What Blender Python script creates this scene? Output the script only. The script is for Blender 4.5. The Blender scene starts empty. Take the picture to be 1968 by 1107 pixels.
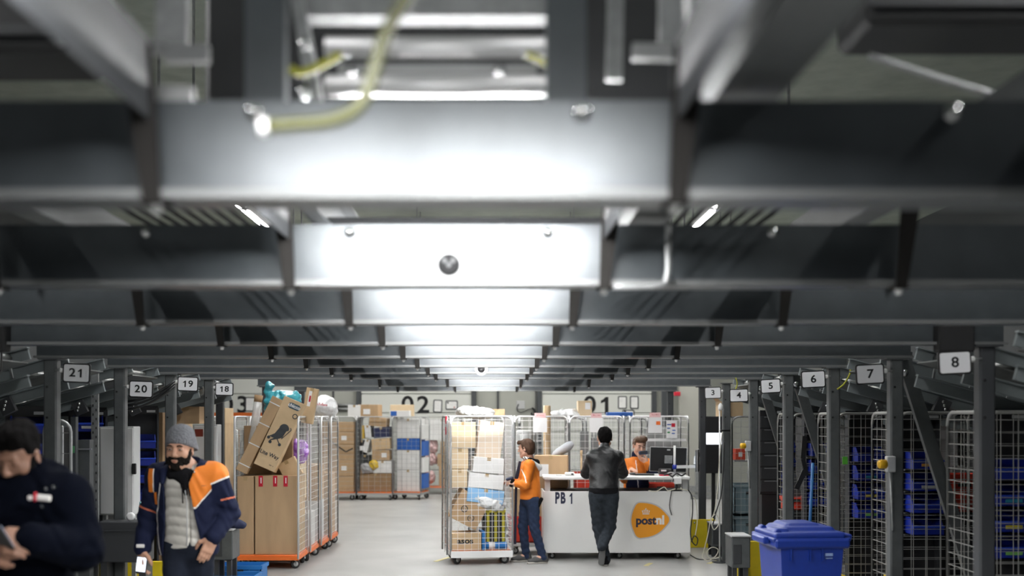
import bpy, math, random
import numpy as np
from mathutils import Vector, Matrix, Euler
random.seed(7)
SC = bpy.context.scene
COL = SC.collection
R = math.radians
PI = math.pi
# ---------------------------------------------------------------- camera, world, exposure
F = 2211.0            # focal length in pixels of the 1968 x 1107 frame
VX, VY, CH = 952.0, 801.0, 1.9   # vanishing point and camera height
cam_data = bpy.data.cameras.new('camera')
cam = bpy.data.objects.new('camera', cam_data)
COL.objects.link(cam)
cam.location = (0, 0, CH)
cam.rotation_euler = (R(90), 0, 0)
cam_data.sensor_width = 36.0
cam_data.lens = 36.0 * F / 1968.0
cam_data.shift_x = (984 - VX) / 1968.0
cam_data.shift_y = (VY - 553.5) / 1968.0
cam_data.clip_start = 0.05
cam_data.dof.use_dof = True
cam_data.dof.focus_distance = 11.6
cam_data.dof.aperture_fstop = 1.35
SC.camera = cam
W = bpy.data.worlds.new('world')
SC.world = W
W.use_nodes = True
W.node_tree.nodes['Background'].inputs[0].default_value = (0.55, 0.6, 0.66, 1)
W.node_tree.nodes['Background'].inputs[1].default_value = 0.05
vs = SC.view_settings
vs.view_transform = 'Standard'
vs.look = 'None'
vs.gamma = 1.0
vs.use_curve_mapping = False
vs.exposure = 0.0
SC.cycles.max_bounces = 6
SC.cycles.diffuse_bounces = 3
SC.cycles.glossy_bounces = 3
SC.cycles.transparent_max_bounces = 8
SC.cycles.sample_clamp_indirect = 4.0
SC.cycles.caustics_reflective = False
SC.cycles.caustics_refractive = False
LAMP_TUBE = 115.0      # emission of the fluorescent battens under the deck
LAMP_HALL = 55.0
LAMP_SIDE = 105.0      # emission of the narrow lamps above the side aisles      # emission of the hall lights beyond the deck

def PX(px, Y): return (px - VX) * Y / F
def PZ(py, Y): return CH + (VY - py) * Y / F
def P(px, py, Y): return Vector((PX(px, Y), Y, PZ(py, Y)))

# ---------------------------------------------------------------- materials
MATS = {}
def mat(name, col, rough=0.6, metal=0.0, emit=0.0, alpha=1.0, noise=0.0, scale=20.0, bump=0.0, bscale=None, trans=0.0, spec=0.5, stretch=None, sheen=0.0, coat=0.0):
    if name in MATS: return MATS[name]
    m = bpy.data.materials.new(name); m.use_nodes = True
    nt = m.node_tree; b = nt.nodes['Principled BSDF']
    c = (col[0], col[1], col[2], 1)
    b.inputs['Base Color'].default_value = c
    b.inputs['Roughness'].default_value = rough
    b.inputs['Metallic'].default_value = metal
    b.inputs['Specular IOR Level'].default_value = spec
    if coat: b.inputs['Coat Weight'].default_value = coat
    if trans: b.inputs['Transmission Weight'].default_value = trans
    if alpha < 1: b.inputs['Alpha'].default_value = alpha
    if sheen: b.inputs['Sheen Weight'].default_value = sheen
    if emit:
        b.inputs['Emission Color'].default_value = c
        b.inputs['Emission Strength'].default_value = emit
    if noise or bump:
        tc = nt.nodes.new('ShaderNodeTexCoord')
        mp = nt.nodes.new('ShaderNodeMapping')
        nt.links.new(tc.outputs['Object'], mp.inputs[0])
        if stretch: mp.inputs['Scale'].default_value = stretch
    if noise:
        n = nt.nodes.new('ShaderNodeTexNoise'); n.inputs['Scale'].default_value = scale
        n.inputs['Detail'].default_value = 4
        nt.links.new(mp.outputs[0], n.inputs['Vector'])
        r = nt.nodes.new('ShaderNodeValToRGB')
        r.color_ramp.elements[0].position = 0.3; r.color_ramp.elements[1].position = 0.7
        r.color_ramp.elements[0].color = tuple(max(0, x * (1 - noise)) for x in col) + (1,)
        r.color_ramp.elements[1].color = tuple(min(1, x * (1 + noise)) for x in col) + (1,)
        nt.links.new(n.outputs['Fac'], r.inputs[0])
        nt.links.new(r.outputs[0], b.inputs['Base Color'])
    if bump:
        n2 = nt.nodes.new('ShaderNodeTexNoise'); n2.inputs['Scale'].default_value = bscale or scale
        n2.inputs['Detail'].default_value = 3
        nt.links.new(mp.outputs[0], n2.inputs['Vector'])
        bp = nt.nodes.new('ShaderNodeBump'); bp.inputs['Strength'].default_value = bump
        bp.inputs['Distance'].default_value = 0.02
        nt.links.new(n2.outputs['Fac'], bp.inputs['Height'])
        nt.links.new(bp.outputs[0], b.inputs['Normal'])
    MATS[name] = m
    return m

M_beam = mat('beam paint', (0.070, 0.080, 0.087), 0.35, 0.4, noise=0.12, scale=9, bump=0.03, bscale=160, spec=1.0)
M_lip = mat('beam lip', (0.17, 0.175, 0.175), 0.45, 0.4)
M_strut = mat('strut paint', (0.015, 0.014, 0.013), 0.85, spec=0.15)
M_post = mat('post paint', (0.072, 0.078, 0.080), 0.5, noise=0.12, scale=14)
M_postd = mat('dark post paint', (0.035, 0.038, 0.042), 0.5)
M_zinc = mat('zinc', (0.55, 0.56, 0.56), 0.35, 0.9)
M_zincm = mat('zinc dull', (0.33, 0.34, 0.34), 0.5, 0.6, noise=0.15, scale=25)
M_steelw = mat('cage wire', (0.78, 0.79, 0.79), 0.38, 0.25)
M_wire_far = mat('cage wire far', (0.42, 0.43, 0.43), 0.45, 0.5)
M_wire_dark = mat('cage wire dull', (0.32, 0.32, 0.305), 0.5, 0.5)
M_black = mat('black plastic', (0.012, 0.012, 0.013), 0.45)
M_blackm = mat('black matt', (0.008, 0.008, 0.009), 0.8)
M_dgrey = mat('dark grey', (0.03, 0.032, 0.035), 0.55)
M_grey = mat('mid grey', (0.16, 0.165, 0.17), 0.55)
M_lgrey = mat('light grey', (0.45, 0.46, 0.46), 0.5)
M_white = mat('white', (0.78, 0.78, 0.77), 0.45)
M_wlam = mat('white laminate', (0.80, 0.80, 0.78), 0.35, noise=0.015, scale=4)
M_paper = mat('paper', (0.8, 0.8, 0.8), 0.8)
M_card = mat('cardboard', (0.46, 0.31, 0.175), 0.8, noise=0.09, scale=7, bump=0.05, bscale=60, stretch=(1, 1, 0.25))
M_card2 = mat('cardboard light', (0.58, 0.42, 0.25), 0.8, noise=0.08, scale=6, bump=0.05, bscale=50)
M_card3 = mat('cardboard brown', (0.30, 0.19, 0.10), 0.8, noise=0.1, scale=7)
M_cardp = mat('cardboard pale', (0.66, 0.52, 0.34), 0.8, noise=0.05, scale=5)
M_wbox = mat('white carton', (0.72, 0.72, 0.71), 0.6, noise=0.04, scale=6)
M_tape = mat('packing tape', (0.40, 0.28, 0.14), 0.3)
M_navy = mat('navy print', (0.015, 0.02, 0.05), 0.6)
M_print = mat('dark print', (0.035, 0.04, 0.045), 0.7)
M_orange = mat('orange plastic', (0.75, 0.16, 0.025), 0.45)
M_red = mat('red plastic', (0.62, 0.05, 0.025), 0.45)
M_redl = mat('red label', (0.50, 0.01, 0.03), 0.5)
M_blue = mat('blue plastic', (0.004, 0.020, 0.27), 0.4)
M_blueb = mat('blue bin plastic', (0.004, 0.027, 0.235), 0.45, noise=0.06, scale=30)
M_bluec = mat('blue crate', (0.02, 0.17, 0.48), 0.45)
M_yellow = mat('yellow guard', (0.72, 0.55, 0.012), 0.5, noise=0.06, scale=9)
M_yelcab = mat('yellow cable', (0.36, 0.36, 0.03), 0.5)
M_rubber = mat('rubber', (0.02, 0.02, 0.02), 0.7)
M_gbin = mat('grey blue bin', (0.17, 0.24, 0.27), 0.5, noise=0.06, scale=12)
M_teal = mat('teal bag', (0.05, 0.30, 0.36), 0.25, bump=0.5, bscale=26, coat=0.4)
M_wbag = mat('white bag', (0.75, 0.76, 0.76), 0.3, bump=0.6, bscale=24, coat=0.2)
M_clear = mat('clear film', (0.70, 0.70, 0.68), 0.2, bump=0.6, bscale=30, alpha=0.55, coat=0.3)
M_purple = mat('purple bag', (0.30, 0.10, 0.48), 0.25, bump=0.6, bscale=30, coat=0.3)
M_pink = mat('pink bag', (0.62, 0.42, 0.42), 0.35, bump=0.4, bscale=20)
M_bolt = mat('bolt', (0.75, 0.76, 0.76), 0.22, 1.0)

# ---------------------------------------------------------------- mesh builder
def link(o):
    COL.objects.link(o); return o

class MB:
    def __init__(s): s.v = []; s.f = []; s.mi = []; s.sm = []
    def add(s, vs_, fs, mi=0, smooth=False):
        n = len(s.v)
        s.v += [tuple(v) for v in vs_]
        for f in fs:
            s.f.append(tuple(i + n for i in f)); s.mi.append(mi); s.sm.append(smooth)
        return s
    def box(s, c, d, rot=None, mi=0, bev=0.0):
        c = Vector(c); x, y, z = d[0] / 2, d[1] / 2, d[2] / 2
        m = (rot if isinstance(rot, Matrix) else Euler(rot).to_matrix()) if rot is not None else None
        if bev <= 0:
            vs_ = [Vector((sx * x, sy * y, sz * z)) for sz in (-1, 1) for sy in (-1, 1) for sx in (-1, 1)]
            fs = [(0, 2, 3, 1), (4, 5, 7, 6), (0, 1, 5, 4), (2, 6, 7, 3), (0, 4, 6, 2), (1, 3, 7, 5)]
        else:
            b = min(bev, x * .9, y * .9, z * .9)
            vs_, fs, idx = [], [], {}
            for sx in (-1, 1):
                for sy in (-1, 1):
                    for sz in (-1, 1):
                        for a, v in (('x', (sx * x, sy * (y - b), sz * (z - b))), ('y', (sx * (x - b), sy * y, sz * (z - b))), ('z', (sx * (x - b), sy * (y - b), sz * z))):
                            idx[(sx, sy, sz, a)] = len(vs_); vs_.append(Vector(v))
            I = lambda *k: idx[k]
            for q in (-1, 1):
                fa = [I(q, -1, -1, 'x'), I(q, 1, -1, 'x'), I(q, 1, 1, 'x'), I(q, -1, 1, 'x')]
                fb = [I(-1, q, -1, 'y'), I(-1, q, 1, 'y'), I(1, q, 1, 'y'), I(1, q, -1, 'y')]
                fc = [I(-1, -1, q, 'z'), I(1, -1, q, 'z'), I(1, 1, q, 'z'), I(-1, 1, q, 'z')]
                for fl in (fa, fb, fc): fs.append(tuple(fl if q > 0 else fl[::-1]))
            for a in (-1, 1):
                for bb in (-1, 1):
                    fs.append((I(-1, a, bb, 'y'), I(1, a, bb, 'y'), I(1, a, bb, 'z'), I(-1, a, bb, 'z'))[::1 if a * bb > 0 else -1][::-1 if a > 0 and False else 1])
                    fs.append((I(a, -1, bb, 'x'), I(a, 1, bb, 'x'), I(a, 1, bb, 'z'), I(a, -1, bb, 'z')))
                    fs.append((I(a, bb, -1, 'x'), I(a, bb, 1, 'x'), I(a, bb, 1, 'y'), I(a, bb, -1, 'y')))
            for sx in (-1, 1):
                for sy in (-1, 1):
                    for sz in (-1, 1):
                        fs.append((I(sx, sy, sz, 'x'), I(sx, sy, sz, 'y'), I(sx, sy, sz, 'z')))
        if m is not None: vs_ = [m @ v for v in vs_]
        return s.add([c + v for v in vs_], fs, mi)
    def bar(s, p0, p1, w, h, up=(0, 0, 1), mi=0, w1=None, h1=None):
        p0, p1 = Vector(p0), Vector(p1); d = (p1 - p0).normalized(); u = Vector(up)
        if abs(d.dot(u)) > .98: u = Vector((0, 1, 0))
        a = d.cross(u).normalized(); b = a.cross(d).normalized()
        w1 = w if w1 is None else w1; h1 = h if h1 is None else h1
        vs_ = []
        for p, ww, hh in ((p0, w, h), (p1, w1, h1)):
            vs_ += [p - a * ww / 2 - b * hh / 2, p + a * ww / 2 - b * hh / 2, p + a * ww / 2 + b * hh / 2, p - a * ww / 2 + b * hh / 2]
        return s.add(vs_, [(0, 1, 2, 3)[::-1], (4, 5, 6, 7), (0, 4, 5, 1)[::-1], (1, 5, 6, 2)[::-1], (2, 6, 7, 3)[::-1], (3, 7, 4, 0)[::-1]], mi)
    def tube(s, pts, r, n=8, closed=False, mi=0, smooth=True):
        pts = [Vector(p) for p in pts]; N = len(pts)
        rr = r if isinstance(r, (list, tuple)) else [r] * N
        ref = None; vs_ = []; fs = []
        for i, p in enumerate(pts):
            if closed: t = pts[(i + 1) % N] - pts[i - 1]
            else: t = pts[min(i + 1, N - 1)] - pts[max(i - 1, 0)]
            t.normalize()
            if ref is None:
                ref = t.cross(Vector((0, 0, 1)))
                if ref.length < .05: ref = t.cross(Vector((1, 0, 0)))
            ref = (ref - t * ref.dot(t)).normalized(); b = t.cross(ref)
            for k in range(n):
                a = 2 * PI * (k + .5) / n
                vs_.append(p + (ref * math.cos(a) + b * math.sin(a)) * rr[i])
        for i in range(N if closed else N - 1):
            j = (i + 1) % N
            for k in range(n):
                l = (k + 1) % n
                fs.append((i * n + k, i * n + l, j * n + l, j * n + k))
        s.add(vs_, fs, mi, smooth and n > 4)
        if not closed:
            c = len(s.v) - len(vs_)
            s.f.append(tuple(c + k for k in range(n))[::-1]); s.mi.append(mi); s.sm.append(False)
            c2 = c + (N - 1) * n
            s.f.append(tuple(c2 + k for k in range(n))); s.mi.append(mi); s.sm.append(False)
        return s
    def cyl(s, p0, p1, r, n=16, mi=0, r1=None, smooth=True):
        return s.tube([p0, p1], [r, r if r1 is None else r1], n, mi=mi, smooth=smooth)
    def lathe(s, prof, c=(0, 0, 0), n=24, axis='z', mi=0, smooth=True):
        c = Vector(c); vs_ = []; fs = []
        for r, h in prof:
            for k in range(n):
                a = 2 * PI * k / n; u, w = r * math.cos(a), r * math.sin(a)
                vs_.append(c + Vector({'z': (u, w, h), 'y': (u, h, -w), 'x': (h, u, w)}[axis]))
        for i in range(len(prof) - 1):
            for k in range(n):
                l = (k + 1) % n
                fs.append((i * n + k, i * n + l, (i + 1) * n + l, (i + 1) * n + k))
        fs.append(tuple(range(n))[::-1]); fs.append(tuple((len(prof) - 1) * n + k for k in range(n)))
        return s.add(vs_, fs, mi, smooth)
    def prism(s, outline, depth, m=None, mi=0):
        """outline in local xy, extruded along local z from 0 to depth, then m (4x4)"""
        n = len(outline)
        vs_ = [Vector((x, y, 0)) for x, y in outline] + [Vector((x, y, depth)) for x, y in outline]
        if m is not None: vs_ = [m @ v for v in vs_]
        fs = [tuple(range(n))[::-1], tuple(range(n, 2 * n))]
        for i in range(n):
            j = (i + 1) % n; fs.append((i, j, n + j, n + i))
        return s.add(vs_, fs, mi)
    def build(s, name, m, parent=None, loc=None, rot=None):
        me = bpy.data.meshes.new(name)
        me.from_pydata(s.v, [], s.f)
        ms = m if isinstance(m, (list, tuple)) else [m]
        for q in ms: me.materials.append(q)
        me.polygons.foreach_set('material_index', s.mi)
        me.polygons.foreach_set('use_smooth', s.sm)
        me.update()
        o = link(bpy.data.objects.new(name, me))
        if parent is not None: o.parent = parent
        if loc is not None: o.location = loc
        if rot is not None: o.rotation_euler = rot
        return o

def tag(o, label=None, cat=None, group=None, kind=None):
    if label: o['label'] = label
    if cat: o['category'] = cat
    if group: o['group'] = group
    if kind: o['kind'] = kind
    return o
def thing(name, label, cat, loc=(0, 0, 0), rz=0.0, group=None, rot=None):
    o = link(bpy.data.objects.new(name, None))
    o.empty_display_size = 0.1
    o.location = loc
    o.rotation_euler = rot if rot is not None else (0, 0, rz)
    return tag(o, label, cat, group)
def dup(src, loc, rot=None, label=None, group=None, scale=None):
    def cp(o, par):
        c = o.copy(); COL.objects.link(c)
        if par is not None: c.parent = par
        for ch in list(o.children): cp(ch, c)
        return c
    r = cp(src, None)
    r.location = loc
    if rot is not None: r.rotation_euler = rot
    if scale is not None: r.scale = scale
    if label: r['label'] = label
    if group: r['group'] = group
    return r
def struct(name, mb, m, parent=None):
    o = mb.build(name, m, parent)
    if parent is None: o['kind'] = 'structure'
    return o
def text(name, body, size, m, parent, mtx, bold=0.0, sx=1.0, align='CENTER', ext=0.0008):
    cu = bpy.data.curves.new(name, 'FONT'); cu.body = body; cu.size = size
    cu.align_x = align; cu.align_y = 'CENTER'; cu.offset = bold; cu.extrude = ext
    cu.resolution_u = 6
    tmp = bpy.data.objects.new(name, cu); COL.objects.link(tmp)
    bpy.context.view_layer.update()
    me = bpy.data.meshes.new_from_object(tmp.evaluated_get(bpy.context.evaluated_depsgraph_get()))
    bpy.data.objects.remove(tmp)
    bpy.data.curves.remove(cu)
    me.transform(Matrix.Diagonal((sx, 1, 1, 1)))
    me.transform(mtx)
    me.materials.clear(); me.materials.append(m)
    me.name = name
    o = link(bpy.data.objects.new(name, me))
    if parent is not None: o.parent = parent
    return o
def digits(name, body, size, m, parent, mtx, bold=.02, sx=1.0):
    """a number in plain bold digits, one mesh; the 1 has its flag"""
    adv = {' ': .30, 'P': .64, 'B': .66}
    tot = sum(adv.get(c, .60) for c in body) * size * sx; x = -tot / 2; b = MB()
    for c in body:
        a = adv.get(c, .60) * size * sx
        if c == '1':
            H = .36 * size; w = .075 * size * (1 + bold * 8) * sx; cx = x + a * .5
            b.prism([(cx - w * .2, -H), (cx + w * 1.4, -H), (cx + w * 1.4, H), (cx + w * .2, H), (cx - .10 * size * sx, H - .12 * size), (cx - .17 * size * sx, H - .15 * size), (cx - .17 * size * sx, H - .27 * size), (cx - w * .2, H - .20 * size)], .0012, mtx)
        elif c != ' ':
            o = text('glyph', c, size, m, None, Matrix.Identity(4), bold=bold * size, sx=sx)
            me = o.data; vs_ = [mtx @ (v.co + Vector((x + a / 2, 0, 0))) for v in me.vertices]
            b.add(vs_, [tuple(p.vertices) for p in me.polygons])
            bpy.data.objects.remove(o); bpy.data.meshes.remove(me)
        x += a
    return b.build(name, m, parent)
def scribble(name, m, par, mtx, w, h, n, seed=1):
    """a line of print too small to read: short irregular strokes"""
    rnd = random.Random(seed); b = MB(); x = -w / 2
    while x < w / 2:
        a = w / n * rnd.uniform(.5, 1.0); hh = h * rnd.choice((.6, .6, 1.0)); t = min(h * .16, a * .4)
        b.prism([(x, -h / 2), (x + t, -h / 2), (x + t, -h / 2 + hh), (x, -h / 2 + hh)], .0008, mtx)
        if rnd.random() < .7: b.prism([(x + t, -h / 2 + hh * .8), (x + a * .7, -h / 2 + hh * .8), (x + a * .7, -h / 2 + hh * .98), (x + t, -h / 2 + hh * .98)], .0008, mtx)
        if rnd.random() < .6: b.prism([(x + a * .6, -h / 2), (x + a * .6 + t, -h / 2), (x + a * .6 + t, -h / 2 + hh * .9), (x + a * .6, -h / 2 + hh * .9)], .0008, mtx)
        x += a * (1.15 if rnd.random() < .85 else 1.8)
    return b.build(name, m, par)
FRONT = Matrix.Rotation(R(90), 4, 'X')      # local xy of a text or prism -> upright, facing the camera (-Y)
def front(x, y, z, spin=0.0): return Matrix.Translation((x, y, z)) @ FRONT @ Matrix.Rotation(spin, 4, 'Z')
def arc(cx, cy, r, a0, a1, n=6): return [(cx + r * math.cos(R(a0 + (a1 - a0) * i / n)), cy + r * math.sin(R(a0 + (a1 - a0) * i / n))) for i in range(n + 1)]
def rrect(w, h, r): return arc(w / 2 - r, h / 2 - r, r, 0, 90) + arc(-w / 2 + r, h / 2 - r, r, 90, 180) + arc(-w / 2 + r, -h / 2 + r, r, 180, 270) + arc(w / 2 - r, -h / 2 + r, r, 270, 360)

# ---------------------------------------------------------------- smooth solids from distance fields
class SDF:
    def __init__(s, res=0.01): s.res = res; s.p = []
    def cone(s, a, b, r0, r1=None, k=0.03, sub=False, flat=None):
        s.p.append(('c', np.array(a, float), np.array(b, float), r0, r0 if r1 is None else r1, k, sub, flat)); return s
    def chain(s, pts, rs, k=0.03, **kw):
        for i in range(len(pts) - 1): s.cone(pts[i], pts[i + 1], rs[i], rs[i + 1], k if i == 0 else min(k, .02), **kw)
        return s
    def ell(s, c, r, rot=None, k=0.03, sub=False):
        m = np.eye(3) if rot is None else np.array(rot if isinstance(rot, Matrix) else Euler(rot).to_matrix())
        s.p.append(('e', np.array(c, float), np.array(r, float), m, None, k, sub, None)); return s
    def rbox(s, c, d, rot=None, rad=0.01, k=0.01, sub=False):
        m = np.eye(3) if rot is None else np.array(Euler(rot).to_matrix() if not isinstance(rot, Matrix) else rot)
        s.p.append(('b', np.array(c, float), np.array(d, float) / 2, m, rad, k, sub, None)); return s
    def bounds(s):
        lo = np.full(3, 1e9); hi = -lo
        for q in s.p:
            if q[6]: continue
            l, h = s.bb(q); lo = np.minimum(lo, l); hi = np.maximum(hi, h)
        return lo, hi
    def bb(s, q):
        if q[0] == 'c': r = max(q[3], q[4]); return np.minimum(q[1], q[2]) - r, np.maximum(q[1], q[2]) + r
        if q[0] == 'e': r = np.sqrt(((q[3] * q[2]) ** 2).sum(1)); return q[1] - r, q[1] + r
        r = np.abs(q[3]) @ q[2]; return q[1] - r, q[1] + r
    def field(s):
        res = s.res; lo, hi = s.bounds(); lo = lo - 4 * res - .02; hi = hi + 4 * res + .02
        n = np.ceil((hi - lo) / res).astype(int) + 1
        f = np.full(tuple(n), 1.0, np.float32)
        ax = [lo[i] + res * np.arange(n[i]) for i in range(3)]
        for q in s.p:
            l, h = s.bb(q); mg = max(q[5], 0.0) * 1.2 + 4 * res
            i0 = np.clip(np.floor((l - mg - lo) / res).astype(int), 0, n); i1 = np.clip(np.ceil((h + mg - lo) / res).astype(int) + 1, 0, n)
            if (i1 <= i0).any(): continue
            x = ax[0][i0[0]:i1[0], None, None]; y = ax[1][None, i0[1]:i1[1], None]; z = ax[2][None, None, i0[2]:i1[2]]
            if q[0] == 'c':
                a, b, r0, r1 = q[1:5]; ba = b - a; L = max((ba ** 2).sum(), 1e-9)
                t = np.clip(((x - a[0]) * ba[0] + (y - a[1]) * ba[1] + (z - a[2]) * ba[2]) / L, 0, 1)
                dx, dy, dz = x - a[0] - t * ba[0], y - a[1] - t * ba[1], z - a[2] - t * ba[2]
                if q[7] is not None:
                    fl = q[7]
                    if len(fl) == 4:   # (ux, uy, uz, s): squash by s along u
                        e = dx * fl[0] + dy * fl[1] + dz * fl[2]; g = (1 / fl[3] - 1)
                        dx, dy, dz = dx + e * g * fl[0], dy + e * g * fl[1], dz + e * g * fl[2]
                d = np.sqrt(dx ** 2 + dy ** 2 + dz ** 2) - (r0 + (r1 - r0) * t)
            else:
                c, r, m = q[1:4]; px, py, pz = x - c[0], y - c[1], z - c[2]
                u = px * m[0, 0] + py * m[1, 0] + pz * m[2, 0]; v = px * m[0, 1] + py * m[1, 1] + pz * m[2, 1]; w = px * m[0, 2] + py * m[1, 2] + pz * m[2, 2]
                if q[0] == 'e':
                    k0 = np.sqrt((u / r[0]) ** 2 + (v / r[1]) ** 2 + (w / r[2]) ** 2)
                    k1 = np.sqrt((u / r[0] ** 2) ** 2 + (v / r[1] ** 2) ** 2 + (w / r[2] ** 2) ** 2) + 1e-6
                    d = k0 * (k0 - 1) / k1
                else:
                    rad = q[4]; qx, qy, qz = np.abs(u) - r[0] + rad, np.abs(v) - r[1] + rad, np.abs(w) - r[2] + rad
                    d = np.sqrt(np.maximum(qx, 0) ** 2 + np.maximum(qy, 0) ** 2 + np.maximum(qz, 0) ** 2) + np.minimum(np.maximum(qx, np.maximum(qy, qz)), 0) - rad
            g = f[i0[0]:i1[0], i0[1]:i1[1], i0[2]:i1[2]]; k = q[5]
            if q[6]:
                d = -d
                if k > 0:
                    hh = np.clip(.5 - .5 * (d - g) / -k, 0, 1) if False else np.maximum(k - np.abs(g - d), 0) / k
                    g[...] = np.maximum(g, d) + hh * hh * k * .25
                else: g[...] = np.maximum(g, d)
            else:
                if k > 0:
                    hh = np.maximum(k - np.abs(g - d), 0) / k
                    g[...] = np.minimum(g, d) - hh * hh * k * .25
                else: g[...] = np.minimum(g, d)
        return f, lo, ax
    def build(s, name, m, parent=None, warp=None, pick=None, clip=None, loc=None):
        f, lo, ax = s.field(); res = s.res
        if warp is not None: f = f + warp(ax[0][:, None, None], ax[1][None, :, None], ax[2][None, None, :]).astype(np.float32)
        if clip is not None:
            f = np.maximum(f, clip(ax[0][:, None, None], ax[1][None, :, None], ax[2][None, None, :]).astype(np.float32))
        f[0] = f[-1] = 1; f[:, 0] = f[:, -1] = 1; f[:, :, 0] = f[:, :, -1] = 1
        ins = f < 0
        c = np.zeros(tuple(k - 1 for k in f.shape), np.int8)
        for a in (0, 1):
            for b in (0, 1):
                for d in (0, 1): c += ins[a:f.shape[0] - 1 + a, b:f.shape[1] - 1 + b, d:f.shape[2] - 1 + d]
        act = np.argwhere((c > 0) & (c < 8)); N = len(act)
        idx = np.full(c.shape, -1, np.int32); idx[tuple(act.T)] = np.arange(N)
        cs = np.array([(a, b, d) for a in (0, 1) for b in (0, 1) for d in (0, 1)])
        vals = np.stack([f[act[:, 0] + o[0], act[:, 1] + o[1], act[:, 2] + o[2]] for o in cs], 1)
        sm_ = np.zeros((N, 3)); cnt = np.zeros(N)
        for i in range(8):
            for j in range(i + 1, 8):
                if np.abs(cs[i] - cs[j]).sum() != 1: continue
                u, v = vals[:, i], vals[:, j]; cr = (u < 0) != (v < 0)
                t = np.where(cr, u / np.where(cr, u - v, 1), 0)
                sm_ += np.where(cr[:, None], cs[i] + t[:, None] * (cs[j] - cs[i]), 0); cnt += cr
        V = lo + res * (act + sm_ / cnt[:, None])
        Q = []
        for axis in range(3):
            o1, o2 = [(1, 2), (2, 0), (0, 1)][axis]
            sl0 = [slice(None)] * 3; sl1 = [slice(None)] * 3
            sl0[axis] = slice(0, -1); sl1[axis] = slice(1, None)
            A, B = ins[tuple(sl0)], ins[tuple(sl1)]
            e = np.argwhere(A != B)
            fl = A[tuple(e.T)]
            d1 = np.zeros(3, int); d1[o1] = 1; d2 = np.zeros(3, int); d2[o2] = 1
            g = lambda q: idx[q[:, 0], q[:, 1], q[:, 2]]
            ok = (e[:, o1] > 0) & (e[:, o2] > 0) & (e[:, o1] < f.shape[o1] - 1) & (e[:, o2] < f.shape[o2] - 1)
            e = e[ok]; fl = fl[ok]
            qd = np.stack([g(e - d1 - d2), g(e - d2), g(e), g(e - d1)], 1)
            qd[~fl] = qd[~fl][:, ::-1]
            Q.append(qd)
        Q = np.concatenate(Q)
        Q = Q[(Q >= 0).all(1)]
        me = bpy.data.meshes.new(name)
        me.from_pydata(V.tolist(), [], Q.tolist())
        ms = m if isinstance(m, (list, tuple)) else [m]
        for q in ms: me.materials.append(q)
        if pick is not None:
            ce = V[Q].mean(1)
            me.polygons.foreach_set('material_index', np.asarray(pick(ce[:, 0], ce[:, 1], ce[:, 2])).astype(np.int32))
        me.polygons.foreach_set('use_smooth', [True] * len(Q))
        me.update()
        o = link(bpy.data.objects.new(name, me))
        if parent is not None: o.parent = parent
        if loc is not None: o.location = loc
        return o
# ================================================================ the hall
fl = mat('concrete floor', (0.31, 0.31, 0.30), 0.38, noise=0.10, scale=1.3, bump=0.02, bscale=40, spec=0.4)
struct('floor', MB().box((0, 15, -0.05), (18, 36, 0.1)), fl)
M_wall = mat('wall panel', (0.40, 0.41, 0.39), 0.6)
M_wallr = mat('wall recess', (0.36, 0.37, 0.33), 0.6, noise=0.05, scale=2)
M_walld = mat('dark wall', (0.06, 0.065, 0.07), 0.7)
M_ceil = mat('roof deck', (0.42, 0.47, 0.41), 0.7, noise=0.1, scale=3)
M_door = mat('dock door', (0.60, 0.615, 0.575), 0.5)
M_frame = mat('door frame', (0.05, 0.055, 0.06), 0.5)
struct('wall_back', MB().box((0, 30.6, 3), (18, 0.2, 6)), M_wall)
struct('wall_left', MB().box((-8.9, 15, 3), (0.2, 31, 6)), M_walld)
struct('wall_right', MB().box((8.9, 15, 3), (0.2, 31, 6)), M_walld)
struct('ceiling', MB().box((0, 15, 6.05), (18, 36, 0.1)), M_ceil)
YW = 30.0
for i, (x0, x1, num, nx) in enumerate(((343, 563, '03', 447), (692, 906, '02', 797), (1042, 1255, '01', 1150))):
    a, b = PX(x0, YW), PX(x1, YW)
    d = MB()
    for j in range(7):
        d.box(((a + b) / 2, YW + .3, .25 + j * .5), (b - a, .08, .485), bev=.01)
    o = struct('door_%d' % (3 - i), d, M_door)
    fr = MB()
    for q in (a - .06, b + .06): fr.box((q, YW + .3, 1.75), (.12, .22, 3.5))
    fr.box(((a + b) / 2, YW + .3, 3.56), (b - a + .24, .22, .12))
    fr.build('frame', M_frame, o)
    digits('door_number', num, .62, M_blackm, o, front(PX(nx, YW), YW + .25, PZ(779, YW)), bold=.018, sx=1.1)
# recesses between the dock doors, with their posts and rails
for j, (x0, x1) in enumerate(((563, 683), (915, 1028), (1262, 1500), (200, 336))):
    m = MB().box(((PX(x0, YW) + PX(x1, YW)) / 2, YW + .42, 1.75), (PX(x1, YW) - PX(x0, YW), .1, 3.5))
    o = struct('trim_%d' % (j + 1), m, M_wallr)
    q = MB()
    for px in ({0: (637,), 1: (957,), 2: (1290, 1318, 1338), 3: (270,)}[j]):
        q.box((PX(px, YW), YW + .34, 1.75), (.05, .06, 3.5))
    q.build('rail_post', M_frame, o)
    if j in (0, 3):
        q = MB()
        for z in (PZ(778, YW), PZ(786, YW)): q.cyl((PX(x0 + 72, YW), YW + .3, z), (PX(x1, YW), YW + .3, z), .035, 8)
        q.build('hand_rail', M_zincm, o)
column = MB().box((PX(1277, 27), 27, 2.5), (.14, .14, 5))
struct('trim_5', column, M_frame)
struct('trim_6', MB().box((PX(1325, 28), 28, 2.5), (.5, .12, 5)).box((PX(1350, 28), 27.9, 2.5), (.06, .06, 5)), mat('column beige', (.36, .36, .32), .6))
rail = MB()
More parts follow.
